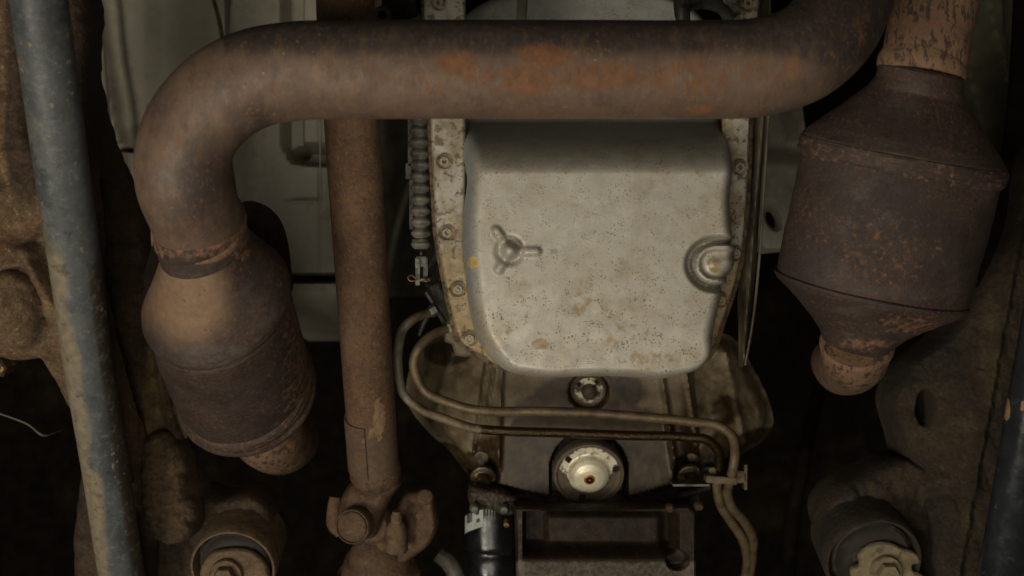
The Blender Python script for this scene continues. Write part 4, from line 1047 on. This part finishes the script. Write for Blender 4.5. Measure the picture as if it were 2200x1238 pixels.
# ------------------------------------------------------------------ frame rails
def h_lr(X, Y, S):
    c = 255 + (Y - 400) * .165
    return .03 * (1 - np.sqrt(1 - (1 - np.clip(S / 30, 0, 1)) ** 2)) + .012 * np.exp(-((X - c) / 16) ** 2) + .004 * fbm(X, Y, 70, 5, 5) - .012 * np.exp(-((X - c - 38) / 9) ** 2)
t = thing('frame_rail', 'dark muddy brown frame rail between the slate tube and the left converter', 'frame rail', P(300, 700, 1.28), 'frame rails of the chassis')
v, f = relief([(130, -90), (165, 0), (182, 170), (215, 300), (262, 420), (300, 540), (335, 680), (368, 820), (385, 920), (392, 1000), (425, 1060), (400, 1120), (330, 1150), (300, 1330), (220, 1330), (180, 800), (130, 300)], 1.24, 5, h_lr, .028, smoothn=120)
add('rail_body', v, f, M['rail'], t, {'mud': blobs([(330, 850, 24, 180, .9), (270, 620, 20, 120, .4), (350, 1000, 40, 40, .5), (335, 1130, 30, 60, .6)])})
def crag(k, w, amp, sc, seed):
    return lambda X, Y, S: k * (1 - np.sqrt(1 - (1 - np.clip(S / w, 0, 1)) ** 2)) + amp * fbm(X, Y, sc, seed, 5)
v, f = relief([(300, 945), (345, 930), (380, 958), (396, 1010), (396, 1052), (410, 1078), (418, 1120), (398, 1165), (340, 1172), (300, 1120), (296, 1070), (292, 1010)], 1.225, 3, crag(.018, 22, .0045, 40, 31), .025, smoothn=70)
add('rail_bracket', v, f, M['rail'], t, {'mud': lambda px, py, V: px * 0 + .4})
def h_rr(X, Y, S):
    return .02 * (1 - np.sqrt(1 - (1 - np.clip(S / 10, 0, 1)) ** 2)) - .008 * np.exp(-((X - 2150 + (Y - 700) * .18) / 10) ** 2) + .03 * smooth(2140, 2000, X + (Y - 800) * .22) + .003 * fbm(X, Y, 60, 15, 5)
t = thing('frame_rail', 'dim muddy frame rail with an oval hole, beside the glossy black tube at right', 'frame rail', P(2060, 850, 1.3), 'frame rails of the chassis')
v, f = relief([(2230, 300), (2300, 300), (2330, 800), (2210, 1000), (2120, 1330), (2030, 1330), (2010, 1180), (1990, 1060), (1965, 960), (1945, 860), (1975, 800), (2065, 720), (2120, 620), (2170, 500)], 1.27, 4, h_rr, .05,
              holes=[ngon(2008, 882, 14, 36, 28, .08)], smoothn=110)
add('rail_body', v, f, M['rail_shaded'], t, {'mud': lambda px, py, V: blobs([(2130, 760, 28, 150, 1.0), (2070, 900, 60, 90, .6), (2090, 1120, 30, 50, .8)])(px, py, V)})  # the tall outer streak paints the rail's lit strip into the colour
v, f = sweep([(2215, -120, 1.3, 34), (2205, 120, 1.3, 34), (2192, 300, 1.3, 36), (2160, 480, 1.3, 36), (2128, 640, 1.3, 34)], 24, 40, flat=.5)
add('brace', v, f, M['body'], t)

# ------------------------------------------------------------------ bushings with their arms
def bushing(label, c, d, hw, armpts, plate, arm_m, bolt_c, armlabel, face_m):
    arm2 = M['rail_shaded'] if c[0] > 1000 else M['rail']
    t = thing('bushing_mount', label, 'bushing', P(c[0], c[1], d), 'suspension bushings at the lower edge')
    nrm = Vector((0, .35, -1)).normalized()
    r = hw / F * d; pc = P(c[0], c[1], d)
    v, f = lathe([(r * .98, -.06), (r, -.01), (r, .006), (r * .97, .009), (r * .93, .009), (r * .9, .006), (r * .88, -.012), (r * .55, -.014), (.0004, -.014)], pc, nrm, 72)
    add('sleeve', v, f, arm_m, t, {'mud': lambda px, py, V: px * 0 + .1, 'dark': lambda px, py, V: px * 0})
    v, f = lathe([(r * .82, -.012), (r * .82, -.002), (r * .76, .001), (r * .6, -.004), (r * .5, -.004)], pc, nrm, 60); add('rubber_ring', v, f, M['rubdark'], t)
    v, f = relief(plate, d - .012, 2.6, lambda X, Y, S: .003 * smooth(5, 0, S) + .0005 * fbm(X, Y, 26, 5), .005, smoothn=80)
    add('washer_plate', v, f, face_m, t)
    b = P(bolt_c[0], bolt_c[1], d - .014)
    v, f = join(lathe([(.0165, .004), (.0165, -.002), (.0155, -.0035), (.0004, -.0035)], b, (0, -.1, 1), 40), lathe([(.0115, .0), (.0115, -.010), (.0100, -.013), (.0004, -.013)], b, (0, -.1, 1), 6))
    add('bolt', v, f, face_m, t)
    v, f = relief(armpts, d + .02, 4, lambda X, Y, S: .025 * (1 - np.sqrt(1 - (1 - np.clip(S / 16, 0, 1)) ** 2)) + .004 * fbm(X, Y, 55, 9, 5), .05, smoothn=90)
    a = add('arm', v, f, arm2, t, {'mud': blobs([(armpts[0][0], armpts[0][1], 60, 50, .5)])})
    return t
bushing('round rusty bushing mount with a centre bolt at the lower left, below the left converter', (504, 1212), 1.25, 92,
        [(345, 1075), (420, 1060), (470, 1075), (520, 1060), (580, 1100), (560, 1200), (440, 1260), (350, 1330), (330, 1180)],
        [(432, 1262), (430, 1222), (452, 1190), (492, 1180), (540, 1186), (566, 1206), (580, 1262), (560, 1330), (450, 1330)], M['dust'], (486, 1236), '', M['dust'])
bushing('round dark bushing mount with a notched pale washer plate at the lower right', (1872, 1198), 1.27, 104,
        [(1775, 1100), (1795, 1065), (1870, 1020), (1960, 990), (2010, 1010), (2110, 1060), (2120, 1110), (2060, 1170), (1990, 1150), (1900, 1140), (1800, 1180)],
        [(1836, 1262), (1832, 1222), (1850, 1212), (1846, 1200), (1870, 1172), (1905, 1166), (1940, 1178), (1976, 1196), (1980, 1210), (1962, 1216), (1964, 1228), (1980, 1234), (1975, 1330), (1850, 1330)], M['rail_shaded'], (1904, 1228), '', M['dust2'])
# faint far member in the dark at right of the oil lines, and a hose at bottom left of the filter
v, f = sweep([(1790, 700, 2.2, 14), (1745, 900, 1.95, 15), (1722, 1010, 1.85, 16), (1706, 1090, 1.85, 17), (1690, 1300, 2.0, 15)], 20, 24)
add('steering_rod', v, f, M['body'], None, None, label='dim brown rod in the dark between the oil lines and the right bushing', cat='rod')
v, f = sweep([(940, 1190, 1.45, 16), (965, 1210, 1.45, 18), (985, 1250, 1.45, 18), (990, 1330, 1.45, 18)], 24, 24)
add('rubber_hose', v, f, M['rubber'], None, label='dark curved hose between the pinion flange and the black oil filter', cat='hose')
v, f = sweep([(440, 1085, 1.42, 20), (500, 1065, 1.42, 26), (560, 1075, 1.42, 26), (600, 1100, 1.42, 18)], 24, 30)
add('shock_mount', v, f, M['sealer'], None, label='dim curved dark member above the lower left bushing', cat='mount')
